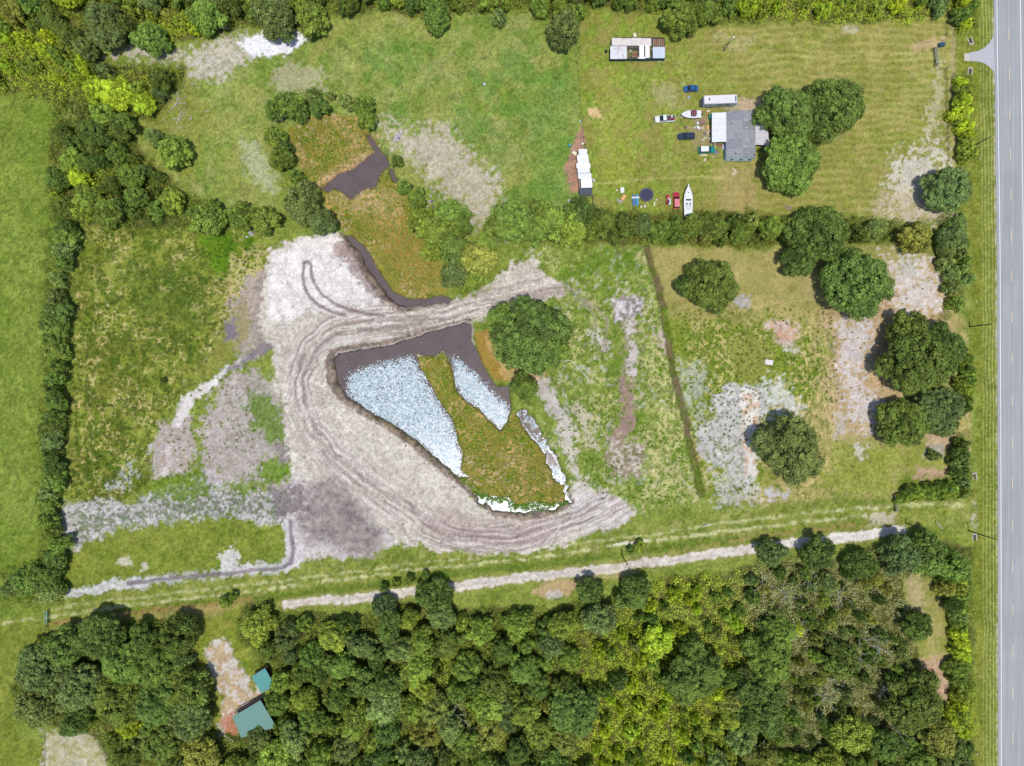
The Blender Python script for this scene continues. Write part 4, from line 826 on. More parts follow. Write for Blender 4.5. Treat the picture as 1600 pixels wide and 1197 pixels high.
for pts, r0, kinds in roadside:
    for (ax, ay), (bx, by) in zip(pts[:-1], pts[1:]):
        n_ = max(1, int(math.hypot(bx - ax, by - ay) / (r0 * 1.05)))
        for i in range(n_):
            x = ax + (bx - ax) * (i + .5) / n_ + rd.uniform(-5, 5); y = ay + (by - ay) * (i + .5) / n_ + rd.uniform(-4, 4); kk = rd.choice(kinds)
            zz = ('north of the driveway' if y < 60 else 'between driveway and round tree' if y < 260 else 'below the round dark tree' if y < 520 else 'beside the oak clump' if y < 700 else 'by the farm track entrance' if y < 820 else 'south of the farm track')
            auto(tree(x, y, r0 * rd.uniform(.8, 1.25), kk, None, name='hedge_bush', cat='shrub', shrub=True), ('', CNAME[kk], 'bush', 'roadside hedge', zz), x, y)
for x, y, r, kk, lab in ((1000,855,9,'B','isolated bush on the grass strip between farm track and lane, centre'),(985,860,7,'M','low bush beside the isolated one on the grass strip'),(600,918,8,'D','small dark bush on the verge above the gravel lane'),(618,912,8,'B','light bush on the verge above the lane, left one'),(640,905,8,'M','bush on the verge above the lane, middle one'),(665,900,7,'M','bush on the verge above the lane, right one'),
                         (352,940,10,'B','round bush beside the farm track near the western wood'),(365,932,8,'M','bush touching the farm track left of the wood'),(1500,718,12,'G','grey bush on the dry bank by the road'),(1460,712,9,'G','greyish low bush right of the oaks, south side'),(255,594,5,'D','tiny dark bush in the rough western field'),(1408,1020,10,'G','small bush left of the clearing near the road')):
    tree(x, y, r, kk, lab, name='shrub', cat='shrub', shrub=True)
label_all()
# ---- low growth: joined, nobody could count it
def leaf_cloud(name, c, rad, hgt, cols, per, leaf, label, cat, seed=1, up=.5, zoff=0.0):
    rg = np.random.default_rng(seed); n = len(c); ci = np.repeat(np.arange(n), per); m = len(ci)
    d = dirs(m, rg, 0.0); p = np.zeros((m, 3)); rr = rad[ci] * rg.uniform(.3, 1, m) ** .6
    p[:, 0] = c[ci, 0] + d[:, 0] * rr; p[:, 1] = c[ci, 1] + d[:, 1] * rr; p[:, 2] = c[ci, 2] + zoff + np.abs(d[:, 2]) * hgt[ci] * rg.uniform(.5, 1, m)
    V = leaf_quads(p, d + rg.normal(size=(m, 3)) * .6 + np.array([0, 0, up]), leaf * rg.uniform(.7, 1.4, m), rg)
    cc = np.repeat(cols[ci] * rg.uniform(.72, 1.28, (m, 1)), 4, 0)
    o = bpy.data.objects.new(name, fast_mesh(name, V, np.arange(len(V)).reshape(-1, 4), M_LEAF2, False, [('leaf', np.clip(cc, 0, 1))])); COL.objects.link(o)
    return props(o, label, cat, None, 'stuff')
def gzv(x, y):
    i = np.clip(np.searchsorted(XS, x), 0, NX - 1); j = np.clip(np.searchsorted(YS, y), 0, NY - 1); return Z[j * NX + i]
def scatter(poly, step, seed, holes=(), margin=0):
    rg = np.random.default_rng(seed); P_ = np.array(poly); x0, y0 = np.maximum(P_.min(0), -40); x1, y1 = np.minimum(P_.max(0), (1640, 1230))
    X, Y = np.meshgrid(np.arange(x0, x1, step), np.arange(y0, y1, step)); X = X.ravel() + rg.uniform(-.6, .6, X.size) * step; Y = Y.ravel() + rg.uniform(-.6, .6, Y.size) * step
    wob = (fbm(X, Y, 14, 2, 6) - .5) * 12; k = sd_poly_pts(X + wob, Y - wob, poly) > margin
    for h in holes: k &= sd_poly_pts(X + wob, Y, h) < 0
    return X[k], Y[k]
def to_w(X, Y): x = (X - 800) * S; y = (598.5 - Y) * S; return np.stack([x, y, gzv(x, y)], 1)
def gfield(X, Y, L): return sum(a * np.exp(-((X - cx) ** 2 + (Y - cy) ** 2) / (2 * s * s)) for cx, cy, s, a in L)
ux, uy = [], []
for p_, h_, sd_ in ((WOOD_S, WOOD_HOLES, 1), (WOOD_NW, (), 2), (WOOD_N, (), 3), (HEDGE_M, (), 4), (WOOD_SW, (), 5), ([(72,340),(118,340),(112,560),(104,700),(98,800),(100,940),(0,950),(0,890),(60,870),(62,700),(68,520)], (), 6)):
    a, b = scatter(p_, 9.0, sd_, h_, 0); ux.append(a); uy.append(b)
for pts, w in (([(1500,-20),(1508,55)], 13), ([(1500,120),(1510,262)], 12), ([(1495,330),(1475,385),(1490,490)], 16), ([(1500,680),(1502,765)], 12), ([(1402,770),(1512,768)], 12), ([(1500,890),(1502,1230)], 14)):
    for (ax, ay), (bx, by) in zip(pts[:-1], pts[1:]):
        n_ = int(math.hypot(bx - ax, by - ay) * w / 30); t = rng.random(n_); ux.append(ax + (bx - ax) * t + rng.uniform(-w, w, n_)); uy.append(ay + (by - ay) * t + rng.uniform(-w, w, n_))
X = np.concatenate(ux); Y = np.concatenate(uy)
yel = np.clip(gfield(X, Y, YEL), 0, 1)[:, None]; gry = np.clip(gfield(X, Y, GRY), 0, 1)[:, None]; n_ = fbm(X, Y, 30, 2, 7)[:, None]
cc = lin((104,122,44)) * (1 - n_) + lin((130,142,54)) * n_; cc = cc * (1 - yel) + (lin((148,162,46)) * (.5 + .5 * n_) + lin((128,148,48)) * (.5 - .5 * n_)) * yel; cc = cc * (1 - gry) + lin((140,144,92)) * gry
hd_ = np.clip(np.where((X < 130) & (Y > 330), 1, 0) + np.where((X > 1470), .7, 0) + np.where((X > 750) & (Y > 310) & (Y < 400), .8, 0) + np.where((X < 350) & (Y < 360), .5, 0), 0, 1)
hh = rng.uniform(1.0, 3.4, len(X)) * (1 + .6 * hd_); cc = cc * (1 + .22 * yel + .08 * gry) * (1 - .22 * hd_[:, None])
leaf_cloud('undergrowth', to_w(X, Y), rng.uniform(.9, 1.9, len(X)), hh, cc * 1.3, 66, .155, 'tangled undergrowth between and below the trees', 'undergrowth', 21, .4)
# marsh plants
mx_, my_ = [], []
for i, p_ in enumerate((MARSH1, MARSH2, PENIN)): a, b = scatter(p_, 4.2, 40 + i, (), 0); mx_.append(a); my_.append(b)
X = np.concatenate(mx_); Y = np.concatenate(my_); kw = np.max([sd_poly_pts(X, Y, w_) for w_ in WATERS], 0) < -2.0; X, Y = X[kw], Y[kw]; n_ = fbm(X, Y, 26, 3, 12)[:, None]; k_ = rng.random((len(X), 1)); n2_ = fbm(X, Y, 12, 2, 9)[:, None]

pink = np.clip((n_ - .55) * 3, 0, 1) * (k_ < .45); pink = np.maximum(pink, np.clip(1.3 - np.abs(sd_line_pts(X, Y, [(500,290),(560,268),(596,222)], 0))[:, None] / 11, 0, 1) * (k_ < .85)); pink = np.maximum(pink, np.clip(1.2 - np.hypot((X - 575) / 1.6, Y - 312)[:, None] / 22, 0, 1) * (k_ < .8))
grn = np.clip((n2_ - .55) * 5, 0, 1) * (k_ < .6); cc = lin((128,134,56)) * (1 - n2_) + lin((154,150,86)) * n2_; cc = cc * (1 - pink) + lin((196,176,142)) * pink; cc = cc * (1 - grn) + lin((106,134,34)) * grn
leaf_cloud('marsh_reeds', to_w(X, Y), rng.uniform(.35, .7, len(X)), rng.uniform(.4, 1.1, len(X)), cc * 1.05, 10, .2, 'olive and straw coloured reeds filling the marsh', 'reeds', 22, .8)
# weeds hanging over the painted white glitter at the south shore of the peninsula
sx_, sy_ = [], []
for (ax, ay), (bx, by) in zip([(742,768),(760,776),(790,779),(806,789),(838,785),(860,786)], [(760,776),(790,779),(806,789),(838,785),(860,786),(885,783)]):
    n_ = int(math.hypot(bx-ax, by-ay) * 1.6); t = rng.random(n_); sx_.append(ax + (bx-ax)*t + rng.normal(0, 3, n_)); sy_.append(ay + (by-ay)*t + np.abs(rng.normal(0, 5, n_)))
sx_.append(rng.uniform(700, 770, 40)); sy_.append(sx_[-1] * .62 + 303 + rng.normal(0, 2.5, 40)); sx_.append(rng.uniform(815, 850, 26)); sy_.append(rng.uniform(788, 800, 26))
X = np.concatenate(sx_); Y = np.concatenate(sy_); w3 = to_w(X, Y); w3[:, 2] = np.maximum(w3[:, 2], -.9)
leaf_cloud('shore_weeds', w3, rng.uniform(.25, .7, len(X)), rng.uniform(.3, .7, len(X)), np.tile(lin((92,124,40)), (len(X), 1)) * rng.uniform(.8, 1.3, (len(X), 1)), 14, .16, 'green weeds hanging into the painted white glitter along the pond shore', 'weeds', 25, .8)
# tussocks of coarse grass in the rough fields
tx, ty, tr_, tc_ = [], [], [], []
def tuss(poly, step, seed, thr, col, rlo, rhi):
    a, b = scatter(poly, step, seed); q = fbm(a, b, 30, 2, seed) > thr; a, b = a[q], b[q]; tx.append(a); ty.append(b); tr_.append(rng.uniform(rlo, rhi, len(a))); tc_.append(np.tile(lin(col), (len(a), 1)))
tuss(rough, 9, 51, .44, (78,104,34), .35, .95); tuss(rough, 6, 52, .5, (96,116,32), .25, .5); tuss([(110,680),(235,690),(235,790),(110,790)], 9, 53, .2, (74,104,24), .5, 1.3); tuss([(1050,480),(1300,480),(1320,640),(1200,600),(1180,780),(1100,770)], 7, 54, .4, (84,112,26), .25, .6)
tuss([(880,480),(1040,480),(1095,790),(900,780),(860,600)], 7, 55, .4, (92,124,30), .25, .5); tuss([(1300,480),(1450,400),(1480,500),(1400,740),(1300,740)], 12, 56, .5, (120,126,54), .2, .45); tuss([(230,640),(340,560),(450,640),(450,780),(240,790)], 9, 57, .5, (96,120,34), .25, .6)
tuss([(430,80),(900,60),(900,320),(700,200),(560,150)], 16, 58, .55, (104,136,56), .2, .5)
X = np.concatenate(tx); Y = np.concatenate(ty); rr = np.concatenate(tr_); keep = rng.random(len(X)) < .8
leaf_cloud('tussock_grass', to_w(X, Y)[keep], rr[keep], rr[keep] * .8, np.concatenate(tc_)[keep] * .85, 9, .17, 'dark tufts of coarse grass dotted over the rough fields', 'grass', 23, .7)
# brush edge at pond tips
# ================================================================== HOUSE, OUTBUILDINGS
M_SHING = mat('grey_shingles', (158,160,166), .9, var=.16, nscale=1.6, dirt=(112,114,122), dirt_amt=.5, bump=.4)
M_SHING2 = mat('grey_shingles_darker', (146,148,155), .9, var=.16, nscale=1.6, dirt=(108,110,118), dirt_amt=.5, bump=.4)
M_PAN = mat('white_pan_metal', (232,234,238), .5, var=.05, nscale=1, dirt=(206,204,200), dirt_amt=.5)
M_PAN2 = mat('weathered_pan_metal', (212,210,216), .6, var=.07, nscale=1, dirt=(170,166,164), dirt_amt=.5)
M_BLUEWALL = mat('pale_blue_siding', (206,234,246), .7, var=.06, k=.8)
M_TEALD = mat('dark_teal_siding', (60,92,96), .7); M_TEAL = mat('teal_plastic', (40,150,138), .5)
M_GLASS = mat('dark_glass', (38,48,58), .12, var=.05, spec=.6); M_BLACK = mat('black_rubber', (34,34,38), .8); M_DARK = mat('dark_metal', (66,68,74), .6)
M_WOOD = mat('grey_timber', (150,138,122), .9, var=.2, nscale=4); M_WOOD2 = mat('brown_timber', (150,112,92), .9, var=.25, nscale=3); M_WOODL = mat('pale_board', (226,206,176), .8, var=.1)
M_RUST = mat('rusty_white_roof', (222,214,208), .7, var=.08, nscale=1.2, dirt=(188,140,112), dirt_amt=.6)
M_RUST2 = mat('rust_spotted_roof', (222,224,232), .6, var=.06, nscale=.8, dirt=(170,112,88), dirt_amt=.75)
M_WHITE2 = mat('clean_white_roof', (244,246,250), .5, var=.03); M_PBLUE = mat('pale_blue_roof', (204,216,232), .6, var=.05, dirt=(170,176,196), dirt_amt=.4)
M_GELC = mat('white_gelcoat', (240,242,244), .3, var=.03, spec=.5, coat=.3); M_CHROME = mat('galvanised_steel', (150,156,160), .45, metal=.4)
M_CONC = mat('concrete', (206,196,186), .9, var=.1, nscale=3); M_CREAM = mat('cream_plastic', (236,228,196), .6)
M_STRUT = mat('rafter_wood', (176,150,130), .9, var=.2)
# --- house
o_ = W(1158, 212, 0); house = thing('house', 'long house with grey shingle roof between two white metal awnings', 'house', o_)
zr, ze = 3.95, 2.95
xw, xe, xm = W(1135, 200, ze)[0], W(1180.5, 200, ze)[0], W(1160.5, 200, zr)[0]; yn, ys = W(1150, 173.5, 3.2)[1], W(1150, 247, 3.2)[1]
bw = .35
mbw = MB(); mbw.box(xw + bw, ys + .1, 0, xe - bw, yn - .35, 2.8)
mbw.add([(xw+bw,ys+.1,2.8),(xe-bw,ys+.1,2.8),(xm,ys+.1,zr-.15),(xw+bw,yn-.35,2.8),(xe-bw,yn-.35,2.8),(xm,yn-.35,zr-.15)], [(0,1,2),(3,5,4)])
wall_h = part('wall', mbw, M_BLUEWALL, house)
nsec = 5
for i in range(nsec):
    ya = yn + (ys - yn) * i / nsec; yb = yn + (ys - yn) * (i + 1) / nsec
    for sx, xa in ((0, xw), (1, xe)):
        dz = .012 * ((i + sx) % 2); mb = MB()
        a = [(xa, ya - .01, ze + dz), (xa, yb + .01, ze + dz), (xm, yb + .01, zr + dz), (xm, ya - .01, zr + dz)]; lo = [(x, y, z - .12) for x, y, z in a]
        if sx: a = a[::-1]; lo = lo[::-1]
        mb.add(a + lo, [(3,2,1,0)[::-1], (4,5,6,7)[::-1], (0,1,5,4)[::-1], (1,2,6,5)[::-1], (2,3,7,6)[::-1], (3,0,4,7)[::-1]])
        part('roof_section', mb, M_SHING if (i * 2 + sx) % 3 else M_SHING2, house)
rc = MB(); rc.tube([(xm, yn, zr + .02), (xm, ys, zr + .02)], .09, 6); part('ridge_cap', rc, mat('pale_ridge', (170,172,178), .9), house)
for i in range(nsec - 1):
    y = yn + (ys - yn) * (i + 1) / nsec + (.3 if i % 2 else -.2); mb = MB(); mb.box(xm + .3, y - .06, zr - .1, xm + 1.5, y + .06, zr + .02 + .03); part('roof_vent', mb, M_PAN, house)
for px, py in ((1143,193),(1149,240),(1179,242),(1162,182),(1162,201),(1162,218),(1162,236)):
    x, y, _ = W(px, py, 3.6); mb = MB(); mb.cyl(x, y, 3.3, 4.1, .11, 8); part('pipe_vent', mb, M_DARK, house)
for k in range(3):
    x = xw + 1.6 + k * 2.6; mb = MB(); mb.box(x, ys + .06, 1.0, x + .9, ys + .12, 2.0); part('window', mb, M_GLASS, house)
sk = MB(); sk.box(xw + bw, ys + .02, 0, xe - bw, ys + .1, .35); part('skirting', sk, mat('dark_skirt', (120,136,138), .8), house)
# west awning (white) and east awning
aw0, aw1 = W(1112.5, 176, 2.6), W(1112.5, 222, 2.6); xr = xw + .15
for i in range(5):
    ya = aw0[1] + (aw1[1] - aw0[1]) * i / 5; yb = aw0[1] + (aw1[1] - aw0[1]) * (i + 1) / 5
    mb = MB(); mb.ribbed((aw0[0], ya, 2.5), (aw0[0], yb + .02, 2.5), (xr, yb + .02, 2.88), (xr, ya, 2.88), 5); part('awning_panel', mb, M_PAN, house)
for y in (aw0[1] - .2, (aw0[1] + aw1[1]) / 2, aw1[1] + .2): mb = MB(); mb.box(aw0[0] + .15, y - .05, 0, aw0[0] + .25, y + .05, 2.45); part('awning_post', mb, M_PAN, house)
ae = W(1202, 177, 2.5); ae1 = W(1202, 227, 2.5)
for i in range(5):
    ya = ae[1] + (ae1[1] - ae[1]) * i / 5; yb = ae[1] + (ae1[1] - ae[1]) * (i + 1) / 5
    mb = MB(); mb.ribbed((xe - .1, ya, 2.85), (xe - .1, yb + .02, 2.85), (ae[0] - .8 * (4 - i) / 4, yb + .02, 2.45), (ae[0] - .8 * (4 - i) / 4, ya, 2.45), 5, .02); part('awning_panel', mb, M_PAN2, house, label='weathered awning panel on the tree side')
for y in (ae[1] - .3, ae1[1] + .3): mb = MB(); mb.box(ae[0] - 1.1, y - .05, 0, ae[0] - 1.0, y + .05, 2.4); part('awning_post', mb, M_PAN, house)
# --- derelict barn
barn = thing('barn', 'derelict barn with rusty white roof sheets and an open rafter bay', 'barn', W(995, 78, 0))
def sheet(name, x0, y0, x1, y1, z0, z1, m, parent, n=6, lab=None, skew=0.0, ew=True):
    a, b, c, d = W(x0, y1, z0), W(x0 + 0, y0, z1), W(x1, y0, z1), W(x1 + skew, y1, z0)
    mb = MB(); mb.ribbed(a, d, c, b, n) if ew else mb.ribbed(a, d, c, b, n); return part(name, mb, m, parent, label=lab)
for i in range(4): sheet('roof_sheet', 956 + i * 15.5, 59.3 + (i % 2) * .5, 956 + i * 15.5 + 15.3, 71.3, 3.0, 3.4, M_RUST, barn, 5)
for i in range(2): sheet('roof_sheet', 953.6 + i * 13, 72, 953.6 + i * 13 + 12.8, 92.2, 2.6, 3.1, M_RUST2, barn, 5, 'rust stained roof sheet')
sheet('roof_sheet', 999, 70.8, 1006.4, 89.5, 2.65, 3.2, M_WHITE2, barn, 3, 'bright white roof sheet'); sheet('roof_sheet', 1008.2, 70.8, 1015, 90.5, 2.6, 3.15, M_WHITE2, barn, 3, 'bright white roof sheet')
sheet('roof_sheet', 996.5, 88.9, 1008, 91.8, 2.45, 2.6, M_WHITE2, barn, 3)
sheet('roof_sheet', 1020, 73.4, 1029.4, 91, 2.7, 3.0, M_PBLUE, barn, 4, 'pale blue roof sheet'); sheet('roof_sheet', 1029.6, 73.4, 1038.9, 91, 2.7, 3.0, M_PBLUE, barn, 4, 'pale blue roof sheet')
for i in range(8):
    x = 980.5 + i * 2.5; a = W(x, 71.5, 3.05); b = W(x, 92, 2.6); mb = MB(); mb.tube([a, b], .055, 4); part('rafter', mb, M_STRUT, barn)
for i in range(3):
    y = 74 + i * 7.5; mb = MB(); mb.tube([W(979.5, y, 2.75), W(999, y, 2.75)], .045, 4); part('purlin', mb, M_STRUT, barn)
for i in range(6):
    y = 73 + i * 3.1; mb = MB(); mb.tube([W(1015.3, y, 2.8), W(1019.8, y, 2.8)], .05, 4); part('rafter', mb, M_WOOD, barn)
for i in range(6):
    x = 1020 + i * 3.0; a, b = W(x, 60.5, 2.3), W(x + 2.5, 73, 2.3); mb = MB(); mb.box(a[0], b[1], 2.2, b[0], a[1], 2.3); part('deck_plank', mb, M_WOOD2 if i % 3 else M_WOOD, barn)
for (x0, y0, x1, y1, h, m) in ((953, 90.2, 1039.5, 89.8, 2.2, M_TEALD), (956.2, 60, 956.8, 90, 2.2, M_CHROME), (956, 58.6, 1038, 59.1, 2.5, M_DARK), (1038, 60, 1038.4, 90, 2.2, M_DARK), (979.2, 71.5, 999, 72, 2.6, M_TEALD)):
    a, b = W(x0, y0, h), W(x1, y1, h); mb = MB(); mb.box(a[0], min(a[1], b[1]) - .04, 0, b[0] + .06, max(a[1], b[1]) + .04, h); part('wall', mb, m, barn)
# --- animal pens
pens = thing('animal_pens', 'row of white roofed animal pens with dark tarpaulin end on the fence', 'animal pens', W(912, 268, 0))
def pen_sheet(x0, y0, x1, y1, z, m, n=4, lab=None):
    sk_ = .03 * (y1 - y0); a, b, c, d = W(x0 + sk_, y1, z), W(x1 + sk_, y1 - .5, z), W(x1, y0 - .5, z + .12), W(x0, y0, z + .12)
    mb = MB(); mb.ribbed(a, b, c, d, n, .025); part('roof_sheet', mb, m, pens, label=lab)
pen_sheet(904, 233, 917.3, 242.3, 2.0, M_PAN); pen_sheet(901.5, 242.2, 919.2, 249, 2.1, M_WHITE2, 5); pen_sheet(902.3, 249, 920.2, 256, 2.2, M_PAN, 5); pen_sheet(900.5, 255.6, 922.2, 263, 2.35, M_WHITE2, 5); pen_sheet(902.4, 263, 921.5, 270.4, 2.3, M_PAN, 5)
pen_sheet(903, 271, 924, 279.6, 2.2, M_PAN, 5); pen_sheet(907.5, 279.2, 925, 286.5, 2.1, M_WHITE2, 4); pen_sheet(907.8, 286.5, 925.4, 293.6, 2.0, M_WHITE2, 4)
mb = MB(); mb.ribbed(W(906.3,306.2,1.9), W(925.3,305,1.9), W(924.8,293.8,2.05), W(905.8,294.2,2.05), 2, .05); part('tarpaulin', mb, mat('navy_tarp', (52,62,84), .5, var=.2), pens)
for (x, y) in ((904,235),(918,242),(902,256),(921,256),(903,270),(923,271),(905,292),(926,292),(908,306),(926,306),(916,318),(926,330),(909,314)):
    a = W(x, y, 1.7); mb = MB(); mb.box(a[0]-.05, a[1]-.05, 0, a[0]+.05, a[1]+.05, 1.75); part('post', mb, M_WOOD, pens)
for (x0,y0,x1,y1) in ((907,308,926,308),(926,306,928,334),(916,308,917,320),(903,236,905,304)):
    for z in (.4, 1.1, 1.7): mb = MB(); mb.tube([W(x0,y0,z), W(x1,y1,z)], .035, 4); part('rail', mb, M_CHROME, pens)
mb = MB(); mb.obox(*W(897.5,239.5,.3)[:2], .05, .45, .9, 1.3, .9); 
props(part('feed_trough', mb, M_CREAM), 'cream trough lying beside the top of the white pens', 'trough')
# --- green roofed sheds by the south-west clearing
M_GREEN = mat('green_metal_roof', (110,152,144), .45, var=.05, nscale=.5, dirt=(90,140,136), dirt_amt=.4); M_GREEN2 = mat('bright_green_metal_roof', (92,158,156), .45, var=.05)
def shed(name, lab, corners, z0, z1, m, walls):
    t = thing(name, lab, 'shed', W(sum(c[0] for c in corners)/4, sum(c[1] for c in corners)/4, 0)); a, b, c, d = corners   # a-b eave, c-d other eave
    for i in range(6):
        f0, f1 = i / 6, (i + 1) / 6; L = lambda p, q, f: (p[0] + (q[0]-p[0])*f, p[1] + (q[1]-p[1])*f)
        A, B_, C_, D = L(a, b, f0), L(a, b, f1), L(d, c, f1), L(d, c, f0); mb = MB(); mb.ribbed(W(*A, z0), W(*B_, z0), W(*C_, z1), W(*D, z1), 3, .025); part('roof_panel', mb, m, t)
    P4 = [W(*p, z0)[:2] for p in corners]; cx = sum(p[0] for p in P4)/4; cy = sum(p[1] for p in P4)/4; P4 = [(cx + (x-cx)*.93, cy + (y-cy)*.93) for x, y in P4]; mb = MB()
    mb.loft([[(x, y, 0) for x, y in P4], [(x, y, z0 - .2) for x, y in P4]]); part('wall', mb, walls, t); return t
shed('green_roof_shed', 'large shed with flat teal green metal roof half under trees', [(377,1153),(363,1120),(407,1094),(432,1136)], 3.1, 3.5, M_GREEN, mat('dark_wall', (92,70,64), .9))
shed('green_roof_shed', 'small shed with brighter blue green roof above the large shed', [(408,1083),(393,1057),(414,1044),(430,1072)], 2.6, 3.0, M_GREEN2, mat('dark_wall', (92,70,64), .9))
for a_, b_, lab in (((366,1114),(407,1092),'dark timber beam along the upper edge of the large green roofed shed'),((398,1054),(418,1041),'dark timber beam along the top edge of the small green roofed shed')):
    mb = MB(); mb.tube([W(*a_, 2.6), W(*b_, 2.6)], .16, 4); mb.tube([W(*a_, 0), W(*a_, 2.6)], .08, 4); mb.tube([W(*b_, 0), W(*b_, 2.6)], .08, 4); props(part('timber_frame', mb, mat('dark_beam', (84,64,62), .9)), lab, 'timber frame')
mb = MB(); mb.tube([W(350,1149,.6), W(367,1160,.6)], .09, 6); mb.tube([W(350,1149,0), W(350,1149,.6)], .05, 5); mb.tube([W(367,1160,0), W(367,1160,.6)], .05, 5); props(part('white_rail', mb, M_WHITE2), 'white rail standing below the brick coloured patch by the green sheds', 'rail')
# ================================================================== VEHICLES (built pointing +x, metres)
def rrect(x, hw, z0, z1, c=.12): return [(x,-hw,z0+c),(x,-hw+c,z0),(x,hw-c,z0),(x,hw,z0+c),(x,hw,z1-c),(x,hw-c,z1),(x,-hw+c,z1),(x,-hw,z1-c)]
def wheels(t, xs_, hw, r=.34):
    for x in xs_:
        for s in (-1, 1):
            mb = MB(); mb.tube([(x, s*(hw-.22), r), (x, s*(hw-.02), r)], r, 14); w = part('wheel', mb, M_BLACK, t, True); mb = MB(); mb.tube([(x, s*(hw-.02), r), (x, s*(hw+.005), r)], r*.55, 10); part('rim', mb, M_CHROME, w, True)
def lamps(t, xf, xr, hw, z):
    for s in (-1, 1):
        mb = MB(); mb.box(xf-.06, s*(hw-.38), z, xf+.02, s*(hw-.12), z+.16); part('headlight', mb, M_WHITE2, t, True); mb = MB(); mb.box(xr-.02, s*(hw-.3), z+.02, xr+.06, s*(hw-.1), z+.22); part('tail_light', mb, mat('red_lens', (170,40,40), .3), t, True)
def glassq(t, name, q): mb = MB(); mb.quad(*q); part(name, mb, M_GLASS, t, True)
def car(name, lab, cat, px, py, deg, L, Wd, H, paint, roofm=None, style='suv'):
    t = thing(name, lab, cat, W(px, py, H * .7)[:2] + (0,), R_(deg)); t.location.z = max(ground_z(t.location.x, t.location.y), -.05) + .0
    h = L / 2; w = Wd / 2; zb = .3; zh = H * .56; roofm = roofm or paint
    mb = MB(); mb.loft([rrect(-h,w*.88,zb+.1,zh-.06), rrect(-h+.2,w*.98,zb,zh), rrect(-h*.4,w,zb,zh+.02), rrect(h*.35,w,zb,zh), rrect(h-.35,w*.96,zb,zh-.1), rrect(h,w*.78,zb+.12,zh-.22)]); part('body', mb, paint, t, True)
    if style == 'suv': c = (-h+.25, -h+.55, h*.12, h*.46)
    elif style == 'sedan': c = (-h+.75, -h*.42, h*.08, h*.5)
    else: c = (-h*.12, -h*.02, h*.24, h*.56)
    rw = w * .80; z2 = H; zh_ = zh - .03
    mb = MB(); mb.loft([[(c[0],-w*.92,zh_),(c[0],w*.92,zh_),(c[1],rw,z2-.05),(c[1],-rw,z2-.05)], [(c[3],-w*.92,zh_),(c[3],w*.92,zh_),(c[2],rw,z2-.05),(c[2],-rw,z2-.05)]]); part('cabin', mb, M_GLASS, t, True)
    mb = MB(); mb.loft([rrect(c[1]-.05, rw*.93, z2-.1, z2-.02, .03), rrect(c[1]+.1, rw+.02, z2-.1, z2+.03, .03), rrect(c[2]-.1, rw+.02, z2-.1, z2+.03, .03), rrect(c[2]+.04, rw*.93, z2-.1, z2-.02, .03)]); part('roof', mb, roofm, t, True)
    for s in (-1, 1):
        for xa, xb in ((c[0], c[1]), (c[3], c[2])): mb = MB(); mb.tube([(xa, s*w*.93, zh), (xb, s*rw, z2-.04)], .05, 5); part('pillar', mb, paint, t, True)
        xm_ = (c[1] + c[2]) / 2; mb = MB(); mb.tube([(xm_, s*w*.94, zh), (xm_, s*(rw+.02), z2-.04)], .05, 5); part('pillar', mb, paint, t, True)
        mb = MB(); mb.box(c[3]-.35, s*w, zh, c[3]-.2, s*(w+.18), zh+.15); part('wing_mirror', mb, paint, t, True)
    if style == 'pickup':
        mb = MB(); mb.box(-h+.12, -w*.8, zh-.02, c[0]-.08, w*.8, zh+.035); part('truck_bed', mb, M_DARK, t, True)
        for k, (bx_, by_) in enumerate(((-h+.6,.35),(-h+1.1,-.3),(-h+1.7,.2))): mb = MB(); mb.box(bx_-.25, by_-.3, zh+.035, bx_+.2, by_+.25, zh+.35); props(part('load_crate', mb, (P_RED, M_PAN2, P_RED)[k]), ('red crate at the tail of the pickup bed','pale crate in the middle of the pickup bed','red crate behind the pickup cab')[k], 'crate', 'crates in the pickup bed'); COL.objects[-1].location = t.location; COL.objects[-1].rotation_euler = t.rotation_euler
    wheels(t, (-h*.6, h*.62), w); lamps(t, h, -h, w, zb + .28)
    mb = MB(); mb.box(h-.08, -w*.75, zb+.02, h+.06, w*.75, zb+.2); part('bumper', mb, M_DARK, t, True); return t
P_BLUE = mat('blue_car_paint', (30,92,150), .3, var=.05, spec=.5, coat=.5); P_NAVY = mat('navy_car_paint', (24,44,74), .3, var=.05, spec=.5, coat=.5); P_WHITE = mat('white_car_paint', (238,240,242), .3, var=.03, spec=.5, coat=.4)
P_TEAL = mat('teal_car_paint', (20,140,140), .35, var=.05, coat=.4); P_RED = mat('red_car_paint', (190,40,56), .35, var=.08, coat=.3); P_PINK = mat('sun_faded_red_paint', (226,130,138), .6, var=.1, dirt=(240,190,190), dirt_amt=.6)
car('parked_car', 'bright blue hatchback parked alone above the motor home', 'car', 1080, 137.5, 182, 4.2, 1.8, 1.45, P_BLUE, style='sedan')
car('parked_car', 'dark navy estate car parked left of the house junk', 'car', 1073, 212, 181, 4.9, 1.85, 1.7, P_NAVY)
tr_ = car('pickup_truck', 'white pickup truck with junk in its bed, towing the boat', 'pickup truck', 1040, 184.5, 184, 5.9, 1.95, 1.75, P_WHITE, style='pickup')
vn = car('parked_van', 'teal minivan with white roof parked below the white awning', 'van', 1105, 233.5, 2, 5.0, 1.9, 1.85, P_TEAL, P_WHITE)
car('parked_car', 'faded red station wagon beside the upright boat', 'car', 1057.5, 313, 91, 5.0, 1.8, 1.5, P_RED, P_PINK)
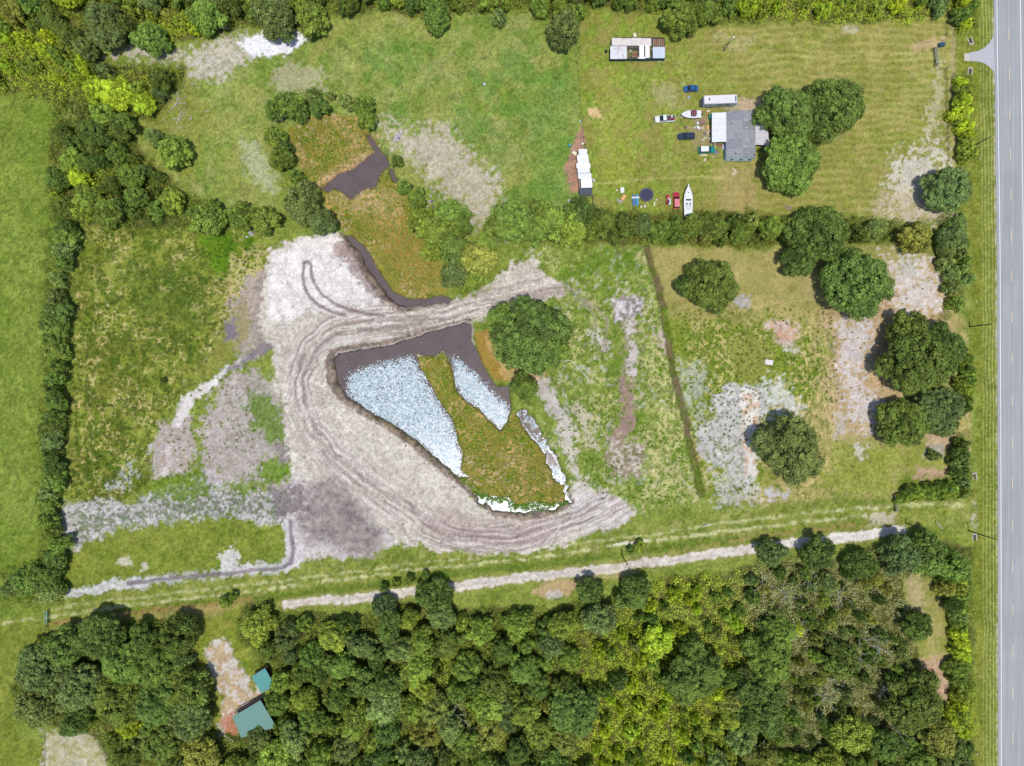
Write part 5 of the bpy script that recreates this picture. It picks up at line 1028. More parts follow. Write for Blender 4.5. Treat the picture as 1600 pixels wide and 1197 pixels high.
def small_truck():
    t = thing('garden_tractor', 'small red lawn tractor with pale cover left of the faded red car', 'lawn tractor', W(1043.5, 313, 0), R_(92))
    mb = MB(); mb.loft([rrect(-.3,.42,.35,.75,.06), rrect(.9,.36,.35,.95,.06), rrect(1.5,.3,.4,.85,.06)]); part('bonnet', mb, P_RED, t, True)
    mb = MB(); mb.box(-1.4,-.55,.4,-.2,.55,.6); part('chassis', mb, P_RED, t, True); mb = MB(); mb.box(-.95,-.25,.6,-.45,.25,.95); part('seat', mb, M_BLACK, t, True); mb = MB(); mb.tube([(-.1,0,.7),(-.3,0,1.1)], .03, 5); mb.cyl(-.3,0,1.08,1.12,.2,12); part('steering_wheel', mb, M_BLACK, t, True)
    mb = MB(); mb.loft([[(-1.5,-.7,.62),(-1.5,-.05,.62),(-1.5,-.05,.9),(-1.5,-.7,.9)],[(.3,-.6,.66),(.3,-.1,.66),(.3,-.1,.95),(.3,-.6,.95)]]); part('cover', mb, M_PBLUE, t, True)
    wheels(t, (-1.0,), .62, .34); wheels(t, (1.1,), .5, .24)
small_truck()
# --- motor home
rv = thing('motor_home', 'long white motor home parked above the house', 'motor home', W(1124.5, 158, 1.6)[:2] + (0,), R_(2.2))
h, w = 5.0, 1.27
mb = MB(); mb.loft([rrect(-h,w*.95,.7,2.7,.2), rrect(-h+.15,w,.5,3.0,.15), rrect(h-1.2,w,.5,3.0,.15), rrect(h-.4,w*.97,.5,2.85,.25), rrect(h,w*.88,.7,2.2,.3)]); part('body', mb, mat('pale_grey_rv_side', (176,194,206), .4, var=.05, coat=.3), rv, True)
mb = MB(); mb.loft([rrect(-h+.1,w*.93,2.96,3.08,.04), rrect(h-.9,w*.95,2.96,3.1,.04), rrect(h-.3,w*.86,2.8,2.98,.04)]); part('roof', mb, mat('rv_roof', (232,228,230), .6, var=.05, dirt=(206,200,200), dirt_amt=.4), rv, True)
mb = MB(); mb.box(h-1.0,-w*.62,3.08,h-.55,w*.62,3.14); part('front_hatch', mb, mat('grey_blue', (110,130,160), .4), rv, True)
for x, y, s_ in ((-3.4,.1,.25),(1.4,.2,.16)): mb = MB(); mb.loft([[(x-s_,y-s_,3.08),(x+s_,y-s_,3.08),(x+s_,y+s_,3.08),(x-s_,y+s_,3.08)],[(x-s_*.8,y-s_*.8,3.25),(x+s_*.8,y-s_*.8,3.25),(x+s_*.8,y+s_*.8,3.25),(x-s_*.8,y+s_*.8,3.25)]]); part('roof_vent', mb, M_DARK if s_ > .2 else M_PAN2, rv, True)
for x0, x1 in ((-4.4,-4.0),(-3.6,-2.6),(-1.0,.6),(1.3,2.9)): 
    for s in (-1, 1): mb = MB(); mb.box(x0, s*w-.01, 1.7, x1, s*(w+.02), 2.4); part('side_window', mb, M_GLASS, rv, True)
mb = MB(); mb.quad((h-.15,-.95,1.5),(h-.15,.95,1.5),(h-.42,.85,2.4),(h-.42,-.85,2.4)); mb.v = [(x+.22,y,z) for x,y,z in mb.v]; part('windscreen', mb, M_GLASS, rv, True)
mb = MB(); [mb.tube([(-h-.12,y,.8),(-h-.12,y,3.0)],.03,5) for y in (-.3,.1)]; [mb.tube([(-h-.12,-.3,z),(-h-.12,.1,z)],.025,4) for z in (1,1.4,1.8,2.2,2.6)]; part('ladder', mb, M_CHROME, rv, True)
mb = MB(); mb.box(-h-.55,-1.0,.45,-h-.02,1.0,.9); part('rear_rack', mb, M_DARK, rv, True); wheels(rv, (-2.9,-2.1,3.4), w, .42); lamps(rv, h, -h, w, .9)
# --- boats
def hull_mb(L, Bm, D, pulpit=.6):
    mb = MB(); rings = []
    for t_ in (0, .12, .3, .5, .68, .82, .92, .98, 1.0):
        b = Bm / 2 * (.9 + .1 * math.sin(min(t_, .5) * math.pi)) * (1 if t_ < .5 else max(.05, (1 - ((t_ - .5) / .5) ** 2.3))); k = D * (0 if t_ < .75 else (t_ - .75) * 1.5); sh_ = D * (1 + .25 * t_ * t_)
        rings.append([(t_*L-L/2, -b, sh_), (t_*L-L/2, -b*.86, k + D*.3), (t_*L-L/2, 0, k), (t_*L-L/2, b*.86, k + D*.3), (t_*L-L/2, b, sh_)])
    return mb.loft(rings), rings
def boat(lab, px, py, deg, L, Bm, D, z, top=None, trailer=True):
    t = thing('boat', lab, 'boat', W(px, py, z + D)[:2] + (0,), R_(deg)); mb, rings = hull_mb(L, Bm, D); mb.v = [(x, y, q + z) for x, y, q in mb.v]; part('hull', mb, M_GELC, t, True)
    gun = [(r[0][0], r[0][1], r[0][2] + z) for r in rings] + [(r[4][0], r[4][1], r[4][2] + z) for r in rings[::-1]]
    mb = MB(); mb.tube(gun, .05, 5); part('gunwale', mb, mat('boat_rub_rail', (180,190,196), .5), t, True)
    mb = MB(); mb.loft([rrect(L*.02,Bm*.30,z+D,z+D*1.28,.08), rrect(L*.22,Bm*.30,z+D,z+D*1.4,.08), rrect(L*.36,Bm*.16,z+D,z+D*1.3,.06)]); part('foredeck_cabin', mb, M_GELC, t, True)
    mb = MB(); mb.box(-L*.34,-Bm*.33,z+D*.93,0,Bm*.33,z+D*1.03); part('cockpit', mb, mat('boat_cockpit', (214,218,222), .6, var=.1), t, True)
    mb = MB(); mb.box(-L*.02,-Bm*.28,z+D*1.1,L*.025,Bm*.28,z+D*1.65); part('windshield', mb, M_GLASS, t, True)
    for yy in (-.5, .5): mb = MB(); mb.box(-L*.16,yy-.25,z+D,-L*.10,yy+.25,z+D*1.5); part('seat', mb, mat('boat_seat', (130,160,170), .7), t, True)
    mb = MB(); mb.loft([rrect(-L/2-.55,.16,z+.3,z+D*1.35,.05), rrect(-L/2-.1,.2,z+.4,z+D*1.45,.05)]); part('outboard_motor', mb, M_DARK if top else M_GELC, t, True)
    mb = MB(); mb.cyl(L*.26, 0, z+D*1.3, z+D*1.46, .16, 10); part('hatch', mb, M_DARK, t, True)
    if top:
        mb = MB(); x0, x1 = -L*.22, L*.02; mb.loft([rrect(x0,Bm*.36,z+D*2.6,z+D*2.66,.02), rrect((x0+x1)/2,Bm*.38,z+D*2.7,z+D*2.76,.02), rrect(x1,Bm*.36,z+D*2.6,z+D*2.66,.02)]); part('canopy', mb, top, t, True)
        for sx in (x0+.1, x1-.1):
            for s in (-1, 1): mb = MB(); mb.tube([(sx, s*Bm*.33, z+D), (sx, s*Bm*.33, z+D*2.62)], .03, 5); part('canopy_pole', mb, M_CHROME, t, True)
    else:
        mb = MB(); mb.loft([rrect(L*.47,.2,z+D*1.2,z+D*1.27,.02), rrect(L*.56,.14,z+D*1.22,z+D*1.29,.02)]); part('bow_pulpit', mb, M_GELC, t, True)
        mb = MB(); mb.box(-L/2-.5,-Bm*.36,z+.25,-L/2,Bm*.36,z+.4); part('swim_platform', mb, M_GELC, t, True)
    if trailer:
        r = thing('boat_trailer', 'galvanised trailer under the ' + ('boat hitched behind the white pickup' if top else 'long upright boat'), 'trailer', t.location, R_(deg))
        mb = MB(); [mb.tube([(-L*.45, s*.7, .5), (L*.25, s*.7, .5), (L*.62, 0, .5)], .05, 5) for s in (-1, 1)]; [mb.tube([(x, -.7, .5), (x, .7, .5)], .05, 5) for x in (-L*.4, -L*.1, L*.2)]; part('frame', mb, M_CHROME, r, True); wheels(r, (-L*.12,), Bm*.4, .3)
    return t
boat('white motor boat with maroon canopy on a trailer behind the pickup', 1080, 178.5, 181, 5.9, 2.3, .75, .55, mat('maroon_canvas', (130,78,88), .9, var=.15))
boat('long white cabin cruiser pointing up, beside the faded red car', 1075.5, 313, 90, 8.4, 2.6, .95, .6)
# --- trampoline, blue bench, junk
tp = thing('trampoline', 'round black trampoline on the lawn above the hedgerow', 'trampoline', W(1010.5, 304, .9)[:2] + (0,))
mb = MB(); mb.cyl(0,0,.86,.89,1.7,36); part('mat', mb, mat('trampoline_mat', (62,62,86), .8, var=.1), tp, True)
ring = [(1.95*math.cos(a*math.pi/18), 1.95*math.sin(a*math.pi/18), .88) for a in range(37)]; mb = MB(); mb.tube(ring, .05, 6, False); part('frame', mb, M_CHROME, tp, True)
mb = MB(); V = []; 
for a in range(36): c_, s_ = math.cos(a*math.pi/18), math.sin(a*math.pi/18); V += [(1.68*c_,1.68*s_,.9),(1.95*c_,1.95*s_,.94)]
mb.add(V, [(2*i, 2*i+1, (2*i+3)%72, (2*i+2)%72) for i in range(36)]); part('spring_pad', mb, mat('trampoline_pad', (74,80,104), .7), tp, True)
for k in range(6): a = k*math.pi/3; mb = MB(); mb.tube([(1.9*math.cos(a),1.9*math.sin(a),.86),(1.95*math.cos(a),1.95*math.sin(a),0)], .04, 5); part('leg', mb, M_CHROME, tp, True)
bl = thing('pedal_boat', 'blue and white twin seat pedal boat lying left of the trampoline', 'pedal boat', W(993, 313, .4)[:2] + (0,), R_(-88))
for s in (-1, 1):
    mb = MB(); mb.loft([rrect(-1.7,.28,.1,.4,.08), rrect(-1.2,.38,0,.5,.08), rrect(1.0,.38,0,.5,.08), rrect(1.7,.22,.15,.5,.08)]); mb.v = [(x, y + s*.5, z) for x, y, z in mb.v]; part('float', mb, mat('blue_plastic', (60,150,206), .45) if s > 0 else mat('mid_blue_plastic', (70,120,190), .45), bl, True)
mb = MB(); mb.box(-1.0,-1.15,.5,-.5,1.15,.62); part('seat', mb, M_PBLUE, bl, True); mb = MB(); mb.box(-1.05,-1.0,.6,-.95,1.0,.95); part('seat_back', mb, M_PBLUE, bl, True)
def junk(name, lab, cat, px, py, lx, ly, h, deg, m, shape='box'):
    x, y, _ = W(px, py, h); z = ground_z(x, y) - .03; mb = MB(); rj = random.Random(int(px * 7 + py))
    if shape == 'box':
        j = [rj.uniform(-.08, .08) for _ in range(8)]
        mb.loft([[(-lx/2,-ly/2,0),(lx/2,-ly/2,0),(lx/2,ly/2,0),(-lx/2,ly/2,0)], [(-lx/2*(.95+j[0]),-ly/2*(.95+j[1]),h*(1+j[2])),(lx/2*(.95+j[3]),-ly/2*(.95+j[4]),h),(lx/2*.95,ly/2*(.95+j[5]),h*(1+j[6])),(-lx/2*.95,ly/2*.92,h*(1+j[7]))]])
    elif shape == 'drum': mb.cyl(0, 0, 0, h, lx/2, 14); mb.cyl(0, 0, h, h + .03, lx/2*.9, 14)
    elif shape == 'heap':
        R0 = [[(math.cos(a*math.pi/4)*lx/2*k*rj.uniform(.75,1.2), math.sin(a*math.pi/4)*ly/2*k*rj.uniform(.75,1.2), z_*h) for a in range(8)] for k, z_ in ((1,0),(.8,.5),(.5,.85),(.15,1))]; mb.loft(R0)
    elif shape == 'boards':
        for k in range(4): mb.obox(rj.uniform(-.2,.2)*ly, (k-1.5)*ly/4, k*.03, k*.03+.04+h*.3, lx*rj.uniform(.7,1), ly/5, rj.uniform(-.25,.25))
    elif shape == 'drape':
        n_ = 5; V = [((i/n_-.5)*lx, (j/n_-.5)*ly, h*(.6+.4*rj.random()) if 0<i<n_ and 0<j<n_ else .04) for i in range(n_+1) for j in range(n_+1)]; mb.add(V, [(i*(n_+1)+j, (i+1)*(n_+1)+j, (i+1)*(n_+1)+j+1, i*(n_+1)+j+1) for i in range(n_) for j in range(n_)])
    o = part(name, mb, m); o.location = (x, y, z); o.rotation_euler = (0, 0, R_(deg)); return props(o, lab, cat)
M_PURP = mat('faded_purple_cloth', (140,104,124), .9, var=.2); M_BROWN = mat('brown_fabric', (160,120,112), .9, var=.25); M_ORG = mat('orange_board', (236,180,120), .8, var=.1); M_TAN = mat('tan_board', (220,200,182), .8, var=.15); M_GREYT = mat('grey_tarp', (128,122,134), .8, var=.15); M_BLUEP = mat('blue_drum', (60,160,206), .5); M_LAV = mat('lavender_plastic', (206,196,226), .5)
for a in (
 ('white_tarp','white tarpaulin sheet on the grass left of the awning, pale green tinge','tarpaulin',1107,173,1.0,.6,.2,30,M_CREAM,'drape'),('wooden_ramp','orange brown plank between the boat motor and the awning','plank',1105,178,1.9,.3,.15,50,mat('rust_plank',(190,110,70),.9),'boards'),
 ('brown_sofa','brown purple upholstered couch in the junk left of the awning','couch',1097.5,190,1.6,1.1,.7,15,M_BROWN,'box'),('white_chest','white chest beside the brown couch','chest',1091,192,.7,.7,.6,30,M_PAN,'box'),('white_freezer','white freezer lying diagonally below the brown couch','freezer',1091.5,199,1.2,.7,.6,-40,M_PAN,'box'),
 ('white_bucket','small white bucket left of the diagonal freezer','bucket',1085.5,199.5,.4,.4,.4,0,M_WHITE2,'drum'),('wood_stack','stack of pinkish boards in the middle of the junk','board stack',1099,199,1.0,.8,.5,10,M_TAN,'boards'),('orange_board','orange tan mattress beside the awning edge','mattress',1106.5,199,.7,1.3,.3,5,M_ORG,'box'),
 ('tan_board','tan boards leaning below the orange mattress','boards',1108.5,206,.7,1.6,.3,95,M_TAN,'boards'),('grey_tarp','round grey tarp covered heap near the awning','tarp heap',1102,208.5,1.1,1.2,.5,0,M_GREYT,'heap'),('pale_kayak','pale green kayak lying slanted below the grey heap','kayak',1100.5,216.5,2.0,.55,.35,40,mat('pale_green_plastic',(206,226,214),.5),'heap'),
 ('white_box','white box at the lower left corner of the awning','box',1109.5,216.5,.5,.6,.5,20,M_PAN,'box'),('motorbike','small purple and black quad bike left of the junk','quad bike',1071.5,197.5,1.0,.8,.7,20,M_PURP,'heap'),('pink_cloth','pink cloth next to the quad bike','cloth',1075,199,.5,.5,.25,0,mat('pink_cloth',(214,160,170),.9),'drape'),
 ('satellite_dish','grey round dish on the grass below the blue hatchback','dish',1077,151,1.1,1.0,.6,20,mat('dish_grey',(168,190,196),.5),'heap'),('teal_canopy','teal cover at the upper left corner of the awning','cover',1110.5,181,.8,1.3,1.2,0,M_TEAL,'box'),('lavender_tub','lavender tub between the awning and the house','tub',1130.5,230,.7,1.5,.5,0,M_LAV,'box'),
 ('porch_deck','brown porch boards just below the white awning','porch boards',1124,226,2.2,.8,.4,0,M_WOOD2,'boards'),('porch_beam','cream beam standing out below the awning corner','beam',1117,227,.2,2.0,1.9,0,M_CREAM,'box'),('grey_mat','purple grey mat right of the teal minivan','mat',1119.5,238,1.3,1.3,.15,10,M_GREYT,'drape'),
 ('cream_bags','row of cream bags below the teal minivan','bags',1100,242,2.6,.5,.35,0,M_CREAM,'boards'),('pink_tarp','pale pink cloth heap on the grass below the minivan','cloth heap',1102,249.5,1.0,1.0,.3,-30,mat('pale_pink',(236,208,196),.9),'heap'),('pale_scrap','pale scrap sheet right of the pink cloth','scrap',1114,245,.9,.4,.1,-20,mat('pale_scrap',(200,206,170),.9),'drape'),
 ('teal_barrel','bright teal tub at the corner of the tree side awning','tub',1194,233,1.0,1.0,.8,0,M_TEAL,'drum'),('pallet','pinkish board lying on the lawn below the house','board',1148,269,1.4,2.0,.12,-15,mat('pink_board',(214,188,172),.9,var=.15),'boards'),
 ('white_cabinet','white cabinet among the junk heap left of the pedal boat','cabinet',972.5,297,1.1,1.6,.9,0,M_PAN,'box'),('grey_board_heap','grey purple boards at the foot of the lawn junk heap','boards',968.5,314,1.0,1.8,.3,80,mat('mauve_board',(180,166,176),.9,var=.15),'boards'),('orange_sheet','orange plywood sheet slanting over the lawn junk heap','plywood',974.5,308.5,1.0,1.7,.5,-35,M_ORG,'box'),('white_pail','small white pail left of the lawn junk heap','pail',964,297,.45,.45,.4,0,M_WHITE2,'drum'),
 ('pale_plank_pile','pale planks right of the trampoline','planks',1022.5,318.5,.5,1.3,.2,8,M_CREAM,'boards'),('pink_crate','pinkish crate up and right of the pale planks','crate',1026,312,.9,.7,.4,30,mat('pink_crate',(206,176,160),.9),'box'),('grey_step','grey step at the edge of the hedgerow below the trampoline','step',1008,322,.7,.9,.4,0,M_CONC,'box'),('cream_bucket','cream bucket by the hedgerow below the pedal boat','bucket',1002,323,.6,.6,.4,0,M_CREAM,'drum'),
 ('blue_drum','blue drum beside the bare earth of the pens','drum',890.5,226.5,.7,.7,.9,0,M_BLUEP,'drum'),('white_drum','white drum above the pens','drum',910.5,224,.6,.6,.7,0,M_WHITE2,'drum'),('mint_tub','mint tub on the grass left of the fence','tub',907,189,.5,.5,.4,0,mat('mint',(180,226,206),.6),'drum'),('grey_boulder_heap','grey rubble heap left of the lower pens','rubble',890.5,313,1.6,1.2,.4,20,M_CONC,'heap'),('tyre_heap','dark heap at the top end of the pens','heap',915,231,1.2,.7,.8,0,mat('brown_dark',(110,92,96),.9),'heap'),
 ('white_bags','white bags on the right side of the pens','bags',928,281,.9,1.4,.4,30,M_PAN2,'heap'),
 ('barn_scrap','cream sheet leaning on the north wall of the barn','sheet',992,54.5,.9,1.2,.3,15,M_CREAM,'box'),('white_scrap','pale scrap on the grass north of the barn','scrap',999,52.8,.7,.35,.1,-20,M_TAN,'boards'),('old_tyre','dark tyre at the west end of the barn','tyre',947,80,.9,.9,.4,0,M_BLACK,'drum'),('barn_bench','red and tan boards at the south east of the barn','boards',1022,94,1.4,.5,.3,-5,mat('red_tan',(206,150,120),.8),'boards'),('barn_green_sheet','pale sheet lying below the pale blue barn roof','sheet',1030.5,95,1.6,.6,.15,15,mat('pale_green_sheet',(190,206,176),.8),'boards'),('barn_box','yellow crate inside the open bay of the barn','crate',985,79,.8,.6,1.0,0,M_CREAM,'box'),('barn_boxes','reddish boxes stacked inside the open bay of the barn','boxes',993,84,1.6,1.2,1.1,10,mat('red_boxes',(170,110,100),.8,var=.3,nscale=3),'boards'),('barn_plant','green planter inside the open bay of the barn','planter',986,85,1.0,.9,.8,0,mat('green_box',(90,130,60),.8),'box'),
 ('concrete_block','white concrete block on the mown patch of the east field','concrete block',1202,566,2.5,1.5,.4,-8,mat('white_block',(236,226,222),.8),'box'),
 ('white_barrel','white barrel on the upper middle field','barrel',757,131,.7,.7,.6,0,M_PBLUE,'drum'),('grey_platform','grey wooden platform at the top edge of the hedgerow below the lawn','platform',1233,324,2.6,1.2,.5,0,M_WOOD,'boards'),
 ('blue_cart','blue and black cart beside the north end of the entrance gate','cart',1472,69,1.7,1.1,.9,10,mat('dark_blue',(40,84,110),.5),'box'),('white_can','white can on the blue cart side near the gate','can',1468,71,.45,.45,.5,0,M_WHITE2,'drum'),
 ('white_post_box','small white marker below the entrance gate','marker',1464.5,106,.5,.5,.6,0,M_CREAM,'drum')):
    junk(*a)
# heaps of dark rubble in the field
for k, (px, py, n_) in enumerate(((622,215,16),(672,316,8),(390,365,6),(1010,462,0))):
    rr_ = random.Random(k); chunks = []; wh = ('in the heap right of the northern marsh', 'in the heap by the thicket', 'in the heap under the round tree', '')[k]
    for i in range(n_):
        a_ = rr_.uniform(0, 6.28); d_ = rr_.uniform(0, 11); x, y = px + math.cos(a_) * d_ * .8, py + math.sin(a_) * d_
        mi = rr_.randrange(4); o = junk('rubble_chunk', None, 'rubble', x, y, rr_.uniform(.5,1.3), rr_.uniform(.4,1.0), rr_.uniform(.25,.6), rr_.uniform(0,180), [M_GREYT, M_LAV, M_PAN2, mat('rubble_pink',(200,180,184),.9)][mi], 'heap')
        o['group'] = 'rubble chunks ' + wh; chunks.append((y, ('dark grey', 'lavender', 'pale', 'pinkish')[mi], o))
    for i, (y, cn, o) in enumerate(sorted(chunks, key=lambda q: q[0])): o['label'] = f'{cn} rubble chunk, {ORD[i]} from the top {wh}'
# concrete culvert ends and pad
def culvert(px, py, deg, lab):
    t = thing('culvert_end', lab, 'culvert', W(px, py, 0)[:2] + (ground_z(*W(px, py)[:2]) - .25,), R_(deg)); mb = MB(); 
    for s in (-1, 1): mb.loft([[(-1.1, s*.5, 0), (-1.1, s*.75, 0), (-1.1, s*.75, .32), (-1.1, s*.5, .32)], [(1.1, s*.42, 0), (1.1, s*.62, 0), (1.1, s*.62, .5), (1.1, s*.42, .5)]])
    mb.box(.85, -.62, 0, 1.25, .62, .52); part('headwall', mb, M_CONC, t, True); mb = MB(); mb.tube([(-.6, 0, .25), (1.0, 0, .3)], .28, 12); part('pipe', mb, M_DARK, t, True)
culvert(1516, 63.5, -72, 'concrete culvert end north of the driveway'); culvert(1515.5, 112.5, 88, 'concrete culvert end south of the driveway'); culvert(1523, 840, 95, 'concrete culvert end by the farm track entrance, south side'); culvert(1522, 745, 100, 'concrete culvert end north of the farm track entrance')
a, b = W(1506.5, 83.5), W(1514.4, 95.3); mb = MB(); mb.box(a[0], b[1], -.1, b[0], a[1], .05); props(part('concrete_pad', mb, M_CONC), 'small pale concrete pad at the inner end of the driveway apron', 'concrete pad')
# gates
def gate(lab, x0, y0, x1, y1, m, hgt=1.3):
    t = thing('gate', lab, 'gate', W((x0+x1)/2, (y0+y1)/2, 0)); 
    for z in np.linspace(.25, hgt, 6): mb = MB(); mb.tube([W(x0, y0, z), W(x1, y1, z)], .045, 5); part('gate_rail', mb, m, t)
    for f in (0, .25, .5, .75, 1): x, y = x0 + (x1-x0)*f, y0 + (y1-y0)*f; mb = MB(); mb.tube([W(x, y, .2), W(x, y, hgt)], .05, 5); part('gate_upright', mb, m, t)
    mb = MB()
    p0, p1 = np.array(W(x0, y0, 0)), np.array(W(x1, y1, 0)); d = (p1 - p0) / np.linalg.norm(p1 - p0); nr_ = np.array((-d[1], d[0], 0)) * .35
    for s in (-1, 1): mb.tube([tuple(p0 + nr_*s + (0,0,.6)), tuple(p1 + nr_*s + (0,0,.6))], .06, 5)
    for f in np.linspace(0, 1, 14): c_ = p0 + (p1 - p0) * f; mb.tube([tuple(c_ - nr_ + (0,0,.6)), tuple(c_ + nr_ + (0,0,.6))], .05, 4)
    part('base_frame', mb, m, t)
    for x, y in ((x0, y0), (x1, y1)): a = W(x, y, 1.5); mb = MB(); mb.box(a[0]-.12, a[1]-.12, -.1, a[0]+.12, a[1]+.12, 1.6); part('gate_post', mb, M_WOOD, t)
M_GG = mat('grey_green_tube', (140,164,158), .5, var=.1); gate('grey green tube gate across the driveway entrance', 1461, 74.5, 1463, 100, M_GG); gate('pale teal gate at the west end of the farm track', 73.5, 954, 73, 974, mat('teal_tube', (120,170,164), .5)); gate('grey tube gate near the east end of the farm track', 1398.5, 775, 1400.5, 799, M_GG)
# fences
def fence(lab, pts, gap=3.0, hgt=1.25, m=M_WOOD, wires=3):
    t = thing('fence', lab, 'fence', W(*pts[0], 0))
    for (ax, ay), (bx, by) in zip(pts[:-1], pts[1:]):
        n_ = max(1, int(math.hypot(bx-ax, by-ay) * S / gap))
        for i in range(n_ + 1):
            x, y, _ = W(ax + (bx-ax)*i/n_, ay + (by-ay)*i/n_); z = ground_z(x, y); mb = MB(); mb.box(x-.07, y-.07, z-.1, x+.07, y+.07, z+hgt); part('fence_post', mb, m, t)
        for k in range(wires): z = .35 + k*.4; mb = MB(); mb.tube([W(ax, ay, z)[:2] + (z + ground_z(*W(ax,ay)[:2]),), W(bx, by, z)[:2] + (z + ground_z(*W(bx,by)[:2]),)], .012 if wires > 2 else .05, 3); part('wire' if wires > 2 else 'fence_rail', mb, M_CHROME if wires > 2 else m, t)
fence('grey post and wire fence running down to the white pens', [(898,72),(902,100),(906,150),(909,190),(912,215),(918,240)], 2.2)
fence('wire fence continuing beside the pens to the hedgerow', [(918,240),(924,270),(928,320),(930,336)], 2.2)
fence('short brown board fence below the teal gate', [(74,978),(74.5,990),(74.5,1003)], 1.0, 1.2, M_WOOD2, 2)
fence('wire fence along the farm track from the teal gate', [(76,976),(90,973),(160,966),(250,953),(340,945)], 3.4)
fence('pale post fence at the bottom left corner', [(68,1140),(69,1170),(68,1199)], 1.6, 1.2, M_CONC, 2)
fence('wire fence along the lawn edge near the road, south of the gate', [(1463,102),(1477,108),(1481,160),(1481,215),(1481,252)], 3.2)
fence('wire fence along the lawn edge near the road, north of the gate', [(1470,66),(1476,55),(1480,20),(1482,2)], 3.2)
# power poles
def pole(lab, px, py, hgt, arm=0, lamp=False, deg=0, m=None):
    x, y, _ = W(px, py); t = thing('utility_pole' if not lamp else 'lamp_post', lab, 'power pole' if not lamp else 'lamp post', (x, y, max(ground_z(x, y), -.2) - .05), R_(deg)); mb = MB(); mb.tube([(0,0,0),(0,0,hgt*.5),(0,0,hgt)], [.19,.16,.12], 10); part('pole', mb, m or mat('pole_wood', (92,84,74), .9, var=.15), t, True)
    if arm: mb = MB(); mb.box(-arm/2,-.06,hgt-.5,arm/2,.06,hgt-.36); part('crossarm', mb, M_WOOD, t, True); [part('insulator', MB().cyl(s_*arm*.42,0,hgt-.36,hgt-.16,.06,8), M_WHITE2, t, True) for s_ in (-1, 1)]; part('insulator', MB().cyl(0,0,hgt,hgt+.2,.06,8), M_WHITE2, t, True)
    if lamp: mb = MB(); mb.tube([(0,0,hgt-.3),(.5,.1,hgt+.1),(.9,.2,hgt+.1)], .05, 6); part('lamp_arm', mb, M_CHROME, t, True); mb = MB(); mb.loft([rrect(.75,.14,hgt-.02,hgt+.16,.04), rrect(1.35,.2,hgt-.04,hgt+.14,.04)]); part('lamp_head', mb, M_WHITE2, t, True)
pole('power pole by the road at the round dark tree', 1513, 232, 10.0, 0); pole('power pole by the road right of the largest oak clump', 1515, 510.5, 9.6, 0); pole('tall power pole with small white cap at the farm track entrance', 1513, 829, 12.0, 0)
pole('power pole on the grass beside the gravel lane', 972, 868.5, 10.5, 1.2, deg=20); pole('shorter pole at the east end of the gravel lane', 1415, 817, 7.5, 0); pole('slim yard light pole in the lawn right of the barn', 1130.5, 80, 6.8, 0, True, 40, M_CHROME)
for k, (py, px) in enumerate(((198,1523),(250,1528),(472,1523),(1054,1527),(1176,1524))):
    x, y, _ = W(px, py); t = thing('marker_post', ('white roadside marker post ' + ('beside the bright bushes south of the driveway','just above the round dark tree','left of the middle of the road, above the oaks','east of the clearing in the southern wood','near the bottom right corner')[k]), 'marker post', (x, y, ground_z(x, y)))
    part('post', MB().cyl(0,0,0,.9,.05,8), M_WHITE2, t, True); part('cap', MB().cyl(0,0,.9,1.05,.14,10), M_WHITE2, t, True)
# pipes and boards on the grass
def pipe(lab, pts, r=.07, m=None, name='white_pipe', cat='pipe'):
    P3 = []
    for x, y in pts: a = W(x, y); P3.append((a[0], a[1], max(ground_z(a[0], a[1]), -.1) + .3 + r))
    props(part(name, MB().tube(P3, r, 7), m or M_WHITE2), lab, cat)
pipe('white pipe bent twice on the grass right of the broad pond tree', [(856,569),(875,565),(892,563),(905,577),(918,591),(918.5,600)], .08); pipe('short white pipe right of the top of the pond tree', [(870,490),(889,490)], .07, M_CREAM)
pipe('pale pipe at the south tip of the pond outlet', [(888,776),(892,783)], .12, M_CONC); pipe('long pale beam lying on the slope beside the farm track entrance', [(1461,814),(1472,826)], .13, M_CONC, 'beam', 'beam'); pipe('white pipe lying above the gravel lane with a dark bracket', [(1098,823),(1110,818)], .11)
pipe('white pole lying at the edge of the north western trees', [(338,45),(352,46),(360,43)], .09, M_DEAD, 'fallen_pole', 'pole')
# clods of dug earth on the sand and along the banks
cl = []; rc_ = np.random.default_rng(77)
for k in range(1500):
    if k < 620: i = rc_.integers(0, len(SHORE) - 1); f_ = rc_.random(); x = SHORE[i][0] + (SHORE[i+1][0] - SHORE[i][0]) * f_ + rc_.normal(0, 5) - 2; y = SHORE[i][1] + (SHORE[i+1][1] - SHORE[i][1]) * f_ + rc_.normal(0, 5) - 1
    elif k < 800: i = rc_.integers(0, len(SHORE2) - 1); f_ = rc_.random(); x = SHORE2[i][0] + (SHORE2[i+1][0] - SHORE2[i][0]) * f_ + rc_.normal(0, 8) - 6; y = SHORE2[i][1] + (SHORE2[i+1][1] - SHORE2[i][1]) * f_ + rc_.normal(0, 7) + 3
    else: x = rc_.uniform(410, 990); y = rc_.uniform(370, 865)
    if sdp(x, y, SAND_MAIN) > 1 and max(sdp(x, y, w__) for w__ in (WATER_MAIN, WATER_CRES, WATER_CAN)) < -1.5: cl.append((x, y, rc_.uniform(.1, .38) * (1 if k < 800 else .7)))
mb = MB()
for x, y, r_ in cl:
    a = W(x, y); z = ground_z(a[0], a[1]); b0 = rc_.uniform(0, 6.3); ring_ = [(a[0] + math.cos(b0 + j*1.257)*r_*rc_.uniform(.7,1.2), a[1] + math.sin(b0 + j*1.257)*r_*rc_.uniform(.7,1.2), z - .04) for j in range(5)]; n0 = len(mb.v)
    mb.v += ring_ + [(a[0] + rc_.uniform(-.3,.3)*r_, a[1], z + r_*.75)]; mb.f += [(n0 + j, n0 + (j + 1) % 5, n0 + 5) for j in range(5)]
